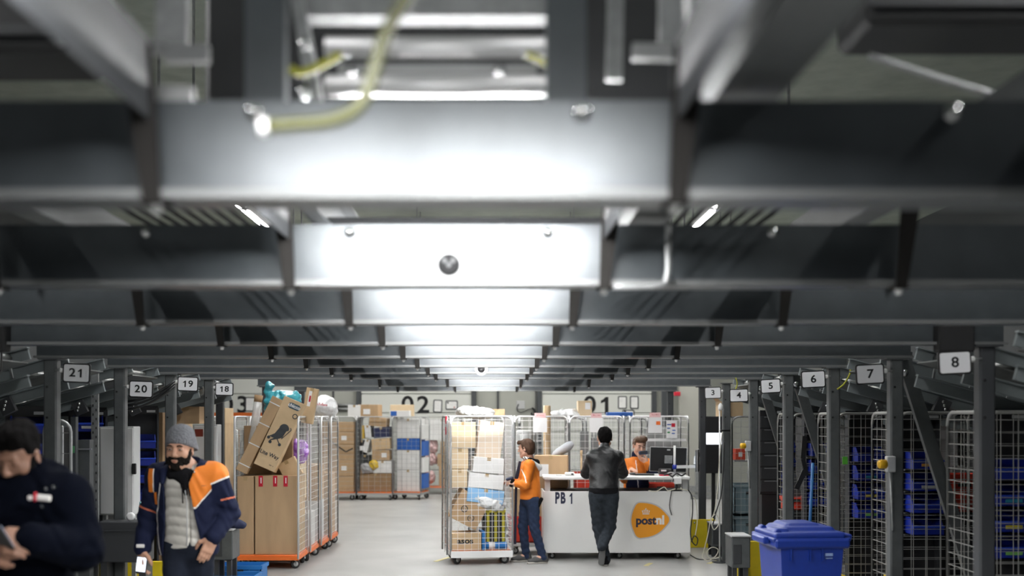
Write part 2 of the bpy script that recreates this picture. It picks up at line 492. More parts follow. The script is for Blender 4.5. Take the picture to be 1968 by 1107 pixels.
for z in (PZ(940, 26.5), PZ(957, 26.5)): rail.box((PX(1390, 26.5), 26.5, z), (1.8, .05, .16))
for px in (1340, 1440): rail.box((PX(px, 26.5), 26.53, .35), (.08, .05, .7))
r_ = rail.build('crash_barrier', M_zincm); tag(r_, 'grey two-rail crash barrier low on the wall behind the white desk', 'barrier')
# framed notices on the dock doors
def notice(label, px0, py0, px1, py1, lines, tilt=0, dots=()):
    Y = YW + .245; a, b = P(px0, py0, Y), P(px1, py1, Y); w, h = abs(b.x - a.x), abs(a.z - b.z)
    t = thing('framed_notice', label, 'notice', ((a.x + b.x) / 2, Y, (a.z + b.z) / 2), group='framed notices', rot=(0, R(tilt), 0))
    MB().prism(rrect(w, h, .04), .012, front(0, .012, 0)).build('frame', M_frame, t)
    MB().prism(rrect(w - .06, h - .06, .02), .004, front(0, -.001, 0)).build('sheet', M_white, t)
    for i, (u, v, ww) in enumerate(lines): scribble('print_line', M_lgrey, t, front(u * w, -.006, v * h), ww * w, .022, 9, i)
    for u, v, r, m in dots: MB().prism(arc(u * w, v * h, r, 0, 340, 12), .002, front(0, -.006, 0)).build('mark', m, t)
notice('upright framed notice right of the number 02', 832.5, 768, 850, 793, [(-.05, .34 - .13 * k, .55) for k in range(5)], 2)
notice('wide framed notice with a black dot, right of the upright one by number 02', 856, 769.5, 880, 787.5, [(.12, .22, .5), (.12, .05, .55)], 0, ((-.3, .25, .025, M_blackm), (.22, -.25, .02, mat('red mark', (.4, .05, .05), .6))))
notice('left one of two upright framed notices right of the number 01', 1187.5, 761, 1205, 786, [(-.1, .24, .4), (-.1, .12, .35)])
notice('right one of two upright framed notices right of the number 01', 1210.5, 761, 1227.5, 786, [(-.1, .24, .4), (-.1, .12, .35)])
notice('wide framed notice below the two upright ones right of the number 01', 1196, 787.5, 1219.5, 805, [(.1, .3, .5)], 0, ((-.28, .3, .03, M_blackm),))
notice('framed notice right of the number 03 behind the wrapped tube', 471, 763, 499, 791, [(-.1, .3 - .14 * k, .5) for k in range(3)], 1)
t = thing('wall_box', 'pale grey wall box with hanging black cables between doors 02 and 01', 'box', (PX(1001, YW), YW + .36, PZ(778, YW)))
MB().box((0, 0, 0), (.23, .06, .22), bev=.01).build('housing', M_lgrey, t)
MB().tube([(-.05, -.04, .02), (-.09, -.05, -.06), (-.08, -.05, -.16), (0, -.05, -.20), (.10, -.05, -.17), (.2, -.05, -.12), (.3, -.05, -.10)], .014, 8).build('cable', M_black, t)
MB().tube([(.3, -.05, -.08), (.36, -.06, -.12), (.38, -.06, -.24), (.32, -.06, -.30), (.28, -.06, -.2)], .03, 8).build('cable_coil', M_blackm, t)
o = MB().box((0, 0, 0), (.16, .06, .10), bev=.01).build('fire_box', M_redl, loc=(PX(1301, 27.9), 27.86, PZ(757, 27.9))); tag(o, 'small red box high on the column right of the number 01', 'box')
# floor tape
for j, (px, py, l, a) in enumerate(((851, 1075, .5, 70), (1246, 1085, .3, 70), (1372, 1080, .4, 60), (1130, 1062, .5, 0))):
    Y = 4201 / (py - 801)
    struct('trim_%d' % (j + 7), MB().box((PX(px, Y), Y, .002), (l, .06, .004), (0, 0, R(a))), mat('floor tape', (.62, .55, .25), .6))

# ================================================================ deck: beams, struts, lamps
S = 1.6
XL, XR = -3.37, 3.04
XC = -0.163
STRUTS = (-1.69, -0.695, 0.369, 1.37)
BY = [2.4] + [S * (k + .47) for k in range(2, 9)] + [16.9, 20.0]
ORD = ['nearest the camera', 'second from the camera with the round sensor on it', 'third from the camera', 'fourth from the camera with black end covers',
       'fifth from the camera ending over post 21', 'sixth from the camera ending over post 20', 'seventh from the camera ending over post 19',
       'eighth from the camera ending over post 18', 'second from the far edge of the deck', 'at the far edge of the deck above the desk']
ZB, ZT = 2.345, 2.56
def beam(i, Y):
    t = thing('cross_beam', 'slate grey steel cross beam overhead, ' + ORD[i], 'beam', ((XL + XR) / 2, Y, ZB), group='cross beams of the deck')
    L = XR - XL + .24; h = ZT - ZB
    MB().box((0, .004, h / 2), (L, .008, h)).box((0, .04, h - .004), (L, .07, .008)).box((0, -.028, .004), (L, .064, .008)).box((0, .04, .004), (L, .07, .008)).build('web', M_beam, t)
    MB().box((0, -.062, .009), (L, .006, .018)).build('flange_lip', M_lip, t)
    xm = (XL + XR) / 2
    for j, x in enumerate(STRUTS):
        lean = .02 * (-1 if x < XC else 1)
        st = MB().bar((x - xm, -.072, -.005), (x - xm + lean, -.11, h + .08), .036, .012, up=(0, 1, 0), w1=.066).box((x - xm, -.04, -.008), (.05, .08, .006)).build('strut', M_strut, t)
        b = MB().lathe([(.004, -.02), (.012, -.018), (.012, -.004), (.016, -.004), (.016, 0)], (x - xm, -.045, -.011), 10)
        b.build('bolt', M_bolt, st)
    if i < 4:
        for x in (-2.2, -1.2, -.5, .18, .95, 1.9):
            MB().lathe([(.013, -.028), (.013, -.01), (.018, -.01), (.018, 0)], (x - xm, -.002, h - .028), 10, 'y').build('bolt', M_bolt, t)
    if i == 3:
        for x0, x1 in ((2.72, 2.94), (-3.3, -3.01)):
            MB().box(((x0 + x1) / 2 - xm, -.05, h / 2 - .02), (x1 - x0, .11, h + .05), bev=.01).build('end_cover', M_blackm, t)
    return t
for i, Y in enumerate(BY): beam(i, Y)
# lamps between the beams
M_tube = mat('lamp diffuser', (1, 1, 1), .5, emit=LAMP_TUBE)
M_tube_near = mat('lamp diffuser near', (1, 1, 1), .5, emit=LAMP_TUBE * 1.7)
M_tube_dim = mat('lamp diffuser dim', (1, 1, 1), .5, emit=LAMP_TUBE * 1.1)
M_tube_far = mat('lamp diffuser far', (1, 1, 1), .5, emit=LAMP_TUBE * .8)  # same lamps throughout, strength set by distance to balance the brightness
M_body = mat('lamp body', (.7, .7, .7), .4)
bays = [(0.9, 2.4)] + [(BY[i], BY[i + 1]) for i in range(7)] + [(13.55, 15.2), (15.2, 16.9), (16.9, 18.45), (18.45, 20)]
for i, (a, b) in enumerate(bays):
    yc = b - (1.0 if i == 0 else .75)
    t = thing('batten_light', 'lit white batten lamp under the deck in gap %s' % ['in front of the nearest beam', 'behind the nearest beam', 'behind the second beam', 'behind the third beam', 'behind the fourth beam', 'behind the fifth beam', 'behind the sixth beam', 'behind the seventh beam', 'just behind the eighth beam', 'just before the ninth beam', 'just behind the ninth beam', 'just before the farthest beam'][i], 'lamp', (XC, yc, 2.635), group='batten lamps of the deck')
    MB().box((0, 0, 0), (1.0, .15, .05)).build('lamp_body', M_body, t)
    (MB().box((0, 0, -.05), (.96, .12, .05), bev=.012) if i else MB().box((0, 0, -.031), (.99, .16, .012))).build('diffuser', M_tube_near if i < 2 else M_tube_dim if i < 7 else M_tube_far, t)
    for x in (-.4, .4): MB().box((x, 0, .045), (.03, .03, .05)).build('hanger', M_zincm, t)
    MB().box((.04, 0, .08), (1.2, .04, .03)).build('mount_bar', M_dgrey, t)
    for x in (-.53, .53):  # unseen shields added to keep lamp light off the outer webs
        MB().box((x, .42 if i == 0 else .30 if i == 1 else .17, -.06), (.006, .96 if i == 0 else .72 if i == 1 else .44, .16)).build('light_shield', M_dgrey, t)
# conveyor side rails that carry the lamps and run on the beams
o = MB().box((0, 0, 0), (.012, 17.0, .2)).box((.03, 0, .094), (.06, 17.0, .012)).box((.03, 0, -.094), (.06, 17.0, .012)).build('conveyor_side_rail', M_beam, loc=(XC - .56, 11.9, 2.77))
tag(o, 'long dark steel conveyor side rail over the left row of inner struts', 'rail')
o = MB().box((0, 0, 0), (.14, 19.6, .13)).build('conveyor_side_rail', M_post, loc=(.545, 10.8, 2.655))
tag(o, 'long grey square conveyor rail crossing the top of the nearest beam on the right', 'rail')
# outer longitudinal rails that the outer struts hang from, and added rods between the rails that cast stripe shadows
for x, side in ((-1.69, 'left'), (1.37, 'right')):
    o = MB().box((0, 0, 0), (.10, 18.6, .13)).build('conveyor_outer_rail', M_post, loc=(x, 10.9, 2.70))
    tag(o, 'long grey rail above the beams over the %s row of outer struts' % side, 'rail')
    s = -1 if x < XC else 1
    t = thing('cable_tray', 'added run of thin rods casting stripe shadows on the beams, %s of the lamps' % side, 'tray', (XC + s * 1.0, 10.9, 2.66))
    for k in range(9):  # rods laid like cables, added to throw thin stripes onto the webs
        MB().tube([(s * (-.24 + .055 * k), -8.0, 0), (s * (-.24 + .055 * k), 9.2, 0)], .009, 6).build('cable', M_blackm, t)
    for y in range(10): MB().box((0, -7.9 + 1.6 * y + .3, -.05), (.6, .03, .08)).build('rod_rung', M_dgrey, t)
# narrow lamps above both side aisles
M_side = mat('side lamp diffuser', (1, 1, 1), .5, emit=LAMP_SIDE)
for x, side in ((XC - 2.38, 'left'), (XC + 2.38, 'right')):
    for j, yc in enumerate((2.2, 3.8, 5.2, 9.2, 10.8, 12.4, 14.0, 15.6, 17.2, 18.8)):
        t = thing('aisle_light', 'narrow batten lamp hung above the %s aisle' % side, 'lamp', (x, yc, 4.0), group='lamps above the %s aisle' % side)
        MB().box((0, 0, .03), (.10, 1.5, .06)).build('lamp_body', M_body, t)
        MB().box((0, 0, -.006), (.06, 1.46, .012)).build('diffuser', M_side, t)
        for y in (-.5, .5): MB().box((0, y, 1.03), (.02, .02, 1.94)).build('hanger', M_zincm, t)
# hall lamps beyond the deck
M_hall = mat('hall diffuser', (1, .98, .95), .5, emit=LAMP_HALL)
k = 0
for Y in (22.5, 26.5):
    for x in (-4.5, -1.5, 1.5, 4.5):
        t = thing('hall_light', 'long white ceiling lamp of the hall beyond the deck', 'lamp', (x, Y, 5.4), group='hall ceiling lamps')
        MB().box((0, 0, .04), (.5, 1.6, .08)).build('lamp_body', M_body, t)
        MB().box((0, 0, -.01), (.44, 1.5, .02)).build('diffuser', M_hall, t)
        MB().box((0, -.5, .34), (.02, .02, .52)).box((0, .5, .34), (.02, .02, .52)).build('hanger', M_zincm, t)
# ================================================================ posts and number signs
M_sign = mat('sign face', (.80, .80, .82), .5)
def post(x, Y, label, m=None, h=ZB, base=True):
    t = thing('steel_post', label, 'post', (x, Y, 0), group='posts along the deck')
    b = MB().box((0, 0, h / 2), (.1, .1, h), bev=.012).build('shaft', m or M_post, t)
    MB().box((0, 0, h - .006), (.17, .15, .012)).build('cap_plate', m or M_post, t)
    MB().box((0, 0, .006), (.24, .2, .012)).build('base_plate', m or M_post, t)
    for sx in (-.09, .09):
        MB().lathe([(.016, .012), (.016, .03), (.009, .03), (.009, .05)], (sx, -.06, 0), 8).build('anchor_bolt', M_bolt, t)
    for z in (h - .22, h - .45):
        MB().lathe([(.009, -.004), (.009, 0)], (-.02, -.05, z), 10, 'y').build('bolt_hole', M_blackm, t)
    return t
def sign(num, px, py, Y, wpx, tilt, post_x):
    w = wpx * Y / F; h = w * .71
    c = P(px, py, Y)
    t = thing('number_sign', 'white number sign with rounded black frame reading %s' % num, 'sign', c, group='numbered position signs', rot=(0, R(tilt), 0))
    MB().prism(rrect(w, h, .018), .012, front(0, .012, 0)).build('frame', M_black, t)
    MB().prism(rrect(w * .90, h * .86, .014), .004, front(0, -.001, 0)).build('sign_face', M_sign, t)
    digits('number', num, h * .60, M_blackm, t, front(0, -.006, 0), bold=.022, sx=1.12)
    d = post_x - c.x; s = 1 if d > 0 else -1
    MB().box((s * (w / 2 + .012), .02, h * .12), (.035, .03, .035), bev=.008).build('clamp', M_white, t)
    MB().cyl((s * (w / 2), .03, h * .12), (d - s * .04, .03, h * .12), .008, 8).build('bracket_rod', M_zincm, t)
for num, Y, px, py, w, tl in (('22', 7.15, -28, 694, 62, 2), ('21', 8.75, 147, 717, 53, 2.5), ('20', 10.35, 271, 748, 46, 2), ('19', 11.95, 361, 738, 40, 2.5), ('18', 13.55, 431, 748, 35, 1.5)):
    post(XL, Y, 'grey steel post holding the sign numbered %s' % num)
    sign(num, px, py, Y - .09, w, tl, XL)
for num, Y, px, py, w, tl in (('8', 7.15, 1835, 697, 64, -3), ('7', 8.75, 1672, 719, 55, -3), ('6', 10.35, 1563, 729, 47, -3), ('5', 11.95, 1481, 742, 39, -3.5), ('4', 13.55, 1420, 760, 36, -1.5), ('3', 15.15, 1370, 755, 32, -2)):
    post(XR, Y, 'grey steel post holding the sign numbered %s' % num, M_post if num != '8' else M_postd)
    sign(num, px, py, Y - .09, w, tl, XR)
post(XL, 16.9, 'grey steel post behind the piled cages on the left, no sign', M_postd, ZB)
post(XR, 16.9, 'grey steel post standing in the yellow guard, no sign', M_postd, ZB)
post(XR, 20.0, 'grey steel post at the far right corner of the deck', M_postd, ZB)
post(XL, 20.0, 'grey steel post at the far left corner of the deck', M_postd, ZB)
t = post(-3.66, 15.3, 'dark steel post just behind the sign numbered 18', M_postd, 2.5)
# diagonal braces
for Y, who in ((8.75, '7'), (11.95, '5'), (13.55, '4')):
    t = thing('diagonal_brace', 'flat grey diagonal brace bolted beside post %s' % who, 'brace', (XR + .12, Y + .16, 0), group='diagonal braces')
    MB().bar((.02, 0, 2.28), (.74, 0, .0), .1, .05, up=(0, 1, 0)).build('brace_bar', M_post, t)
    MB().box((-.02, .0, 2.3), (.16, .06, .2)).build('gusset', M_post, t)
    MB().lathe([(.022, -.055), (.022, -.035), (.03, -.035), (.03, -.025)], (.0, 0, 2.24), 12, 'y').build('bolt', M_bolt, t)

# ================================================================ inclined chutes at both sides
M_tray = mat('chute tray', (.14, .145, .14), .45, .5, noise=.3, scale=5)
M_rail = mat('chute rail', (.15, .17, .175), .5, noise=.1, scale=6)
def chute(side, Y, who):
    s = -1 if side == 'left' else 1
    x0 = (XL - .02) if s < 0 else (XR + .02)
    t = thing('parcel_chute', 'inclined steel roller chute sloping down behind post %s' % who, 'chute', (x0, Y, 0), group='parcel chutes')
    sl = .27; L = 1.62
    z0 = 2.36
    def pt(d, y, dz=0): return (s * d, y, z0 - sl * d + dz)
    for y in (-.42, .42):
        MB().bar(pt(0, y), pt(L, y), .03, .085).bar(pt(0, y - .02, .042), pt(L, y - .02, .042), .05, .010).build('side_rail', M_rail, t)
        MB().bar(pt(0, y, -.20), pt(L, y, -.20), .03, .085).bar(pt(0, y - .02, -.158), pt(L, y - .02, -.158), .05, .010).build('lower_rail', M_rail, t)
    MB().bar(pt(0, 0, -.07), pt(L, 0, -.07), .8, .01).build('tray', M_tray, t)
    for k in range(6):
        d = .15 + k * .27
        MB().cyl(pt(d, -.4, .0), pt(d, .4, .0), .035, 10).build('roller', M_tray, t)
        MB().bar(pt(d, -.44, -.05), pt(d - .02, -.44, -.16), .016, .012, up=(0, 1, 0)).bar(pt(d, .44, -.05), pt(d - .02, .44, -.16), .016, .012, up=(0, 1, 0)).build('cross_stay', M_zincm, t)
    hb = MB().bar(pt(.42, -.45, -.24), pt(.52, -.45, -.26), .05, .12).build('hinge_bracket', M_dgrey, t)
    for k in range(3):
        MB().lathe([(.012, -.012), (.012, 0)], (s * (.47 + .008 * k), -.476, z0 - sl * .47 - .215 - .03 * k), 8, 'y').build('bolt', M_bolt, hb)
    MB().bar((s * .60, -.35, z0 - .42), (s * .95, -.35, z0 - .42), .10, .07).build('bag_holder', M_blackm, t)
    # leg that carries the low end
    MB().box((s * 1.6, 0, (z0 - sl * 1.6) / 2), (.08, .08, z0 - sl * 1.6)).build('leg', M_postd, t)
for Y, who in ((7.95, '22'), (9.55, '21'), (11.15, '20'), (12.75, '19'), (14.35, '18')): chute('left', Y, who)
for Y, who in ((6.35, '8, nearest the camera'), (7.95, '8'), (9.55, '7'), (11.15, '6'), (12.75, '5'), (14.35, '4')): chute('right', Y, who)
# bundle of black hoses sagging behind sign 20
for j in range(3):
    pts = [P(236 + 100 * u, 772 + 8 * j - 40 * u * u - 3 * j * u, 11.2) for u in [q / 8 for q in range(9)]]
    o = MB().tube(pts, .012, 8).build('air_hose', M_black)
    tag(o, '%s black hose of the three sagging behind the sign numbered 20' % ('uppermost', 'middle', 'lowest')[j], 'hose', 'hoses behind sign 20')

# ================================================================ bin racks with blue tilt bins
M_rackp = mat('rack panel', (.018, .018, .02), .45)
def blue_bin(label, loc, rz, group, w=.26, h=.15, d=.26, m=None, sticker=None):
    t = thing('storage_bin', label, 'bin', loc, rz, group)
    m = m or M_blue; th = .008
    b = MB()
    b.box((0, 0, th / 2), (w, d, th))
    b.box((0, d / 2 - th / 2, h / 2), (w, th, h))
    b.box((0, -d / 2 + th / 2, h * .27), (w, th, h * .54))
    for s in (-1, 1):
        x = s * (w / 2 - th / 2)
        prof = [(-d / 2, 0), (d / 2, 0), (d / 2, h), (-d * .2, h), (-d / 2 + .01, h * .54)]
        mt = Matrix(((0, 0, 1, x - th / 2), (1, 0, 0, 0), (0, 1, 0, 0), (0, 0, 0, 1)))
        b.prism(prof, th, mt)
    b.build('body', m, t)
    MB().box((0, -d / 2 - .004, h * .5), (w + .01, .016, .018), bev=.004).build('front_lip', M_bluel, t)
    if sticker: MB().box((0, -d / 2 - .004, h * .28), (.12, .004, .025)).build('bin_label', sticker, t)
    return t
M_bluel = mat('blue plastic edge', (.02, .06, .48), .3)
def rack(side, x, Y, n, zt, who, stickers, first=.17):
    s = -1 if side == 'left' else 1
    rz = R(90) if s < 0 else R(-35)
    if s > 0: rz = R(0)
    t = thing('bin_rack', 'black upright rack holding the blue bins %s' % who, 'rack', (x, Y, 0), rz if s > 0 else R(20), group='racks of blue bins')
    MB().box((0, .15, zt / 2 + .03), (.34, .015, zt + .06)).build('back_panel', M_rackp, t)
    for q in (-.165, .165): MB().box((q, .1, zt / 2 + .02), (.02, .1, zt + .04)).build('upright', M_dgrey, t)
    MB().box((0, .08, zt + .0), (.34, .16, .06)).build('top_box', M_black, t)
    MB().box((.09, -.002, zt + .0), (.09, .004, .025)).build('rack_label', M_lgrey, t)
    MB().box((0, 0, .02), (.4, .34, .04)).build('foot', M_dgrey, t)
    names = ('top', 'second from top', 'third from top', 'fourth from top', 'fifth from top')
    ang = (rz if s > 0 else R(20))
    for k in range(n):
        z = zt - first - k * (.185 if first > .2 else .165)
        off = Vector((0, -.0, 0)); off.rotate(Euler((0, 0, ang)))
        MB().box((0, .07, z - .008), (.31, .15, .012)).build('shelf', M_dgrey, t)
        blue_bin('blue open-front bin, %s of the rack %s' % (names[k], who), (x, Y, z), ang, 'blue bins in the racks', sticker=stickers[k % len(stickers)])
    return t
M_stk_y = mat('yellow sticker', (.6, .5, .02), .6); M_stk_c = mat('cyan sticker', (.02, .25, .4), .6); M_stk_g = mat('green sticker', (.15, .4, .1), .6); M_stk_o = mat('orange sticker', (.6, .3, .05), .6)
rack('right', 3.66, 8.25, 4, 1.90, 'at the right edge behind post 8', (None, M_stk_c, M_stk_y, M_stk_g), .45)
rack('right', 3.66, 9.85, 4, 1.90, 'behind post 7', (M_stk_o, M_lgrey, None, None), .45)
rack('right', 3.70, 11.45, 4, 1.90, 'between posts 6 and 7', (None, M_stk_c, M_stk_y, M_stk_g), .45)
rack('right', 3.68, 13.0, 4, 1.90, 'between posts 5 and 6', (None, None, None, None), .45)
rack('right', 3.66, 14.65, 4, 1.90, 'beside post 5', (None, None, None, None), .45)
rack('left', -3.86, 9.5, 5, 1.93, 'left of post 21', (None, M_stk_c, None, None))
rack('left', -3.84, 10.85, 5, 1.93, 'left of post 20', (M_lgrey, None, None, None))
rack('left', -3.82, 12.45, 4, 1.96, 'between posts 20 and 19', (None, None, None, None), .40)

# ================================================================ overhead gear in front, far out of focus
t = thing('roller_conveyor', 'short overhead roller conveyor with two shiny rollers behind the nearest beam', 'conveyor', (-.16, 2.85, 2.7))
for y, z in ((0, .02), (.0, .115)):
    MB().cyl((-.26, y, z), (.29, y, z), .026, 20).build('roller', mat('roller steel', (.85, .85, .85), .5, .6), t)
MB().box((.015, .05, .068), (.5, .02, .035)).build('cross_plate', M_lgrey, t)
MB().box((0, .1, .24), (.68, .08, .05)).build('top_beam', M_zincm, t)
for s in (-.31, .34):
    MB().box((s, .05, .1), (.03, .08, .32), (0, R(-10 if s < 0 else 0), 0)).build('end_plate', M_zincm, t)
    for z in (0, .12): MB().lathe([(.016, -.02), (.016, 0)], (s, .0, z), 10, 'y').build('bolt', M_bolt, t)
for s in (-.2, .17):
    MB().lathe([(.014, -.02), (.014, 0)], (s, .038, .068), 10, 'y').build('bolt', M_bolt, t)
for x0, x1, who in ((-.565, -.475, 'left'), (.115, .205, 'right')):
    o = MB().box((0, 0, .55), (x1 - x0, .05, 1.1)).build('hanger_post', M_beam, loc=((x0 + x1) / 2, 2.62, 2.58))
    tag(o, 'wide slate grey vertical hanger %s of the shiny rollers' % who, 'hanger')
M_dark = mat('conveyor housing', (.012, .013, .014), .6)
for c, d, lab in (((-.1, 4.4, 3.25), (1.9, .5, .9), 'black overhead conveyor housing behind the shiny rollers'),
                  ((-2.5, 3.4, 3.26), (2.6, .3, .66), 'black overhead conveyor housing in the upper left corner'),
                  ((2.35, 3.4, 3.32), (2.6, .3, .62), 'black overhead conveyor housing in the upper right corner')):
    t = thing('conveyor_housing', lab, 'conveyor', c, group='overhead conveyor housings')
    MB().box((0, 0, 0), d, bev=.02).build('casing', M_dark, t)
    MB().box((0, -d[1] / 2 - .01, -d[2] / 2 + .06), (d[0], .02, .03)).build('edge_rail', M_dgrey, t)
    for x in (-d[0] * .4, d[0] * .4): MB().cyl((x, 0, d[2] / 2), (x, 0, 6.0 - c[2]), .02, 8).build('drop_rod', M_zincm, t)
def cable(name, pxs, Y, r, m, label, cat='cable', n=8, sub=4, dy=None):
    pts = [P(x, y, Y if dy is None else Y + dy[i]) for i, (x, y) in enumerate(pxs)]
    out = []
    for i in range(len(pts) - 1):
        p0 = pts[max(i - 1, 0)]; p1 = pts[i]; p2 = pts[i + 1]; p3 = pts[min(i + 2, len(pts) - 1)]
        for k in range(sub):
            u = k / sub
            out.append(.5 * ((2 * p1) + (p2 - p0) * u + (2 * p0 - 5 * p1 + 4 * p2 - p3) * u * u + (3 * p1 - p0 - 3 * p2 + p3) * u ** 3))
    out.append(pts[-1])
    o = MB().tube(out, r, n).build(name, m); tag(o, label, cat); return o
c = cable('cable', [(512, 243), (560, 240), (640, 232), (690, 205), (715, 150), (735, 80), (765, 20), (800, -30)], 2.0, .0120, mat('olive cable', (.04, .042, .004), .4), 'thick yellow-green cable looping down over the nearest beam')
MB().tube([P(500, 244, 2.0), P(514, 243, 2.0)], .015, 10).build('plug', M_white, c)
cable('cable', [(560, 130), (575, 140), (610, 128), (655, 104)], 2.7, .010, M_yelcab, 'short yellow cable left of the upper shiny roller')
cable('cable', [(1012, 104), (1045, 118), (1072, 140)], 2.7, .008, M_yelcab, 'short yellow cable at the right end of the shiny rollers')
cable('bent_rod', [(205, -30), (205, 40), (203, 66), (190, 76), (110, 76)], 2.5, .015, M_zincm, 'bent zinc hook rod in the upper left corner', 'rod', 10)
cable('bent_rod', [(1328, -30), (1328, 50), (1334, 70), (1350, 75), (1432, 72)], 2.4, .015, M_zinc, 'bent zinc hook rod right of the rollers', 'rod', 10)
cable('link_chain', [(1670, 108), (1780, 143), (1895, 178), (1990, 200)], 3.1, .010, M_zincm, 'pale chain slanting across the upper right corner', 'chain')
def plate(name, pts, Y, th, m, label, cat, dy=0.0):
    o = MB().bar(P(*pts[0], Y), P(*pts[1], Y + dy), pts[2], th, up=(0, 1, 0)).build(name, m); tag(o, label, cat); return o
plate('hanger_channel', ((332, -40), (332, 92), .075), 2.75, .03, M_zincm, 'zinc hanger channel in the upper left, left of the rollers', 'hanger')
plate('hanger_channel', ((1290, -40), (1290, 95), .06), 2.75, .03, M_zincm, 'zinc hanger channel in the upper right, beside the bent rod', 'hanger')
plate('bracket', ((238, 84), (322, 95), .03), 2.7, .03, M_zinc, 'upper zinc bracket left of the hanger channel', 'bracket')
plate('bracket', ((318, 104), (402, 104), .04), 2.7, .03, M_zinc, 'lower zinc bracket under the left hanger channel', 'bracket')
plate('bracket', ((1215, 100), (1300, 102), .035), 2.7, .03, M_zinc, 'zinc bracket under the right hanger channel', 'bracket')
plate('bracket', ((1225, -2300), (1180, 155), .04), 2.9, .02, M_zincm, 'slanting zinc strap beside the right hanger', 'bracket')
plate('bracket', ((285, 186), (372, 188), .045), 2.42, .02, M_zinc, 'flat bright bracket above the left end of the nearest beam', 'bracket')
o = cable('conduit', [(1284, 425), (1284, 500), (1282, 530), (1268, 548), (1180, 551)], 3.86, .011, M_zincm, 'bent grey conduit pipe on the second beam', 'pipe')
# round sensor on the second beam
c = P(863, 510, 3.93)
t = thing('round_sensor', 'round black sensor in a pale ring on the second beam', 'sensor', (c.x, c.y, c.z))
MB().lathe([(.052, -.012), (.06, -.006), (.06, .0)], (0, 0, 0), 32, 'y').build('ring', M_lgrey, t)
MB().lathe([(.0, -.034), (.016, -.032), (.03, -.026), (.038, -.016), (.040, -.010)], (0, 0, 0), 24, 'y').build('lens_dome', M_blackm, t)
for x, z in ((-.014, .012), (.014, .012), (0, -.002)):
    MB().lathe([(.0, -.036), (.007, -.034), (.008, -.03)], (x, 0, z), 12, 'y').build('emitter', M_grey, t)
c = P(925, 709, 11.9)
t = thing('round_sensor', 'small round sensor in a white ring on the seventh beam', 'sensor', (c.x, c.y, c.z))
MB().lathe([(.06, -.012), (.07, -.006), (.07, .0)], (0, 0, 0), 32, 'y').build('ring', M_white, t)
MB().lathe([(.0, -.03), (.03, -.022), (.04, -.010)], (0, 0, 0), 24, 'y').build('lens_dome', M_black, t)
cable('cable', [(1632, 694), (1634, 716), (1622, 738), (1609, 748)], 10.28, .008, M_yelcab, 'yellow cable hanging left of the sign numbered 7')
cable('cable', [(1414, 726), (1417, 738), (1414, 748)], 13.4, .007, M_yelcab, 'short yellow cable hanging above the sign numbered 4')
# ================================================================ roll cages
def mesh_panel(a, b, z0, z1, r=.0032, hs=.088, vs=.105, frame=.013, top_round=.09, wires=True):
    """upright mesh panel between floor points a and b (local xy)"""
    m = MB(); a = Vector((a[0], a[1], 0)); b = Vector((b[0], b[1], 0)); L = (b - a).length; u = (b - a) / L
    pt = lambda s, z: a + u * s + Vector((0, 0, z))
    pts = [pt(0, z0), pt(0, z1 - top_round)] + [pt(top_round - top_round * math.cos(R(q)), z1 - top_round + top_round * math.sin(R(q))) for q in (25, 50, 75, 90)]
    pts += [pt(L - top_round + top_round * math.cos(R(q)), z1 - top_round + top_round * math.sin(R(q))) for q in (90, 75, 50, 25)] + [pt(L, z1 - top_round), pt(L, z0)]
    m.tube(pts, frame, 8)
    if wires:
        n = int((z1 - z0) / hs)
        for i in range(1, n + 1):
            z = z0 + (z1 - z0 - .0) * i / (n + .6)
            m.tube([pt(.005, z), pt(L - .005, z)], r, 4)
        n = max(2, int(round(L / vs)))
        for i in range(1, n):
            m.tube([pt(L * i / n, z0), pt(L * i / n, z1 - .01)], r, 4)
    return m
M_caster = mat('caster fork', (.5, .5, .5), .35, .8)
def caster(parent, x, y, ang, r=.06, deck=.125):
    c = MB().box((0, 0, deck - .006), (.09, .07, .012)).build('caster', M_caster, parent, loc=(x, y, 0), rot=(0, 0, ang))
    f = MB()
    for s in (-.026, .026): f.bar((0, s, deck - .01), (.025, s, r), .006, .05, up=(0, 1, 0), w1=.006, h1=.03)
    f.build('fork', M_caster, c)
    MB().lathe([(r * .55, -.016), (r * .95, -.016), (r, -.01), (r, .01), (r * .95, .016), (r * .55, .016)], (.025, 0, r), 20, 'y').build('wheel', M_rubber, c)
    MB().lathe([(r * .54, -.019), (r * .54, .019)], (.025, 0, r), 16, 'y').build('hub', M_lgrey, c)
    return c
def roll_cage(label, loc, rz=0, w=.8, d=.72, h=1.9, sides='LRB', m=None, deck=None, group='roll cages', hs=.088, vs=.105, extra=None, base=None):
    m = m or M_steelw
    t = thing('roll_cage', label, 'cage', loc, rz, group)
    zb = .125
    MB().box((0, 0, zb + .03), (w - .02, d - .02, .045), bev=.008).build('deck', deck or M_orange, t)
    b = MB()
    for s in (-1, 1):
        b.box((s * (w / 2 - .012), 0, zb + .012), (.03, d, .05)); b.box((0, s * (d / 2 - .012), zb + .01), (w, .03, .045))
    b.build('base_frame', base or m, t)
    x, y = w / 2, d / 2
    P4 = {'L': ((-x, -y), (-x, y)), 'R': ((x, -y), (x, y)), 'B': ((-x, y), (x, y)), 'F': ((-x, -y), (x, -y))}
    for k in sides:
        mesh_panel(*P4[k], zb, h, hs=hs, vs=vs).build({'L': 'side_panel', 'R': 'side_panel', 'B': 'back_panel', 'F': 'front_panel'}[k], m, t)
    for sx in (-1, 1):
        for sy in (-1, 1):
            caster(t, sx * (x - .07), sy * (y - .07), R(random.choice((-60, -20, 15, 40, 160))))
    return t
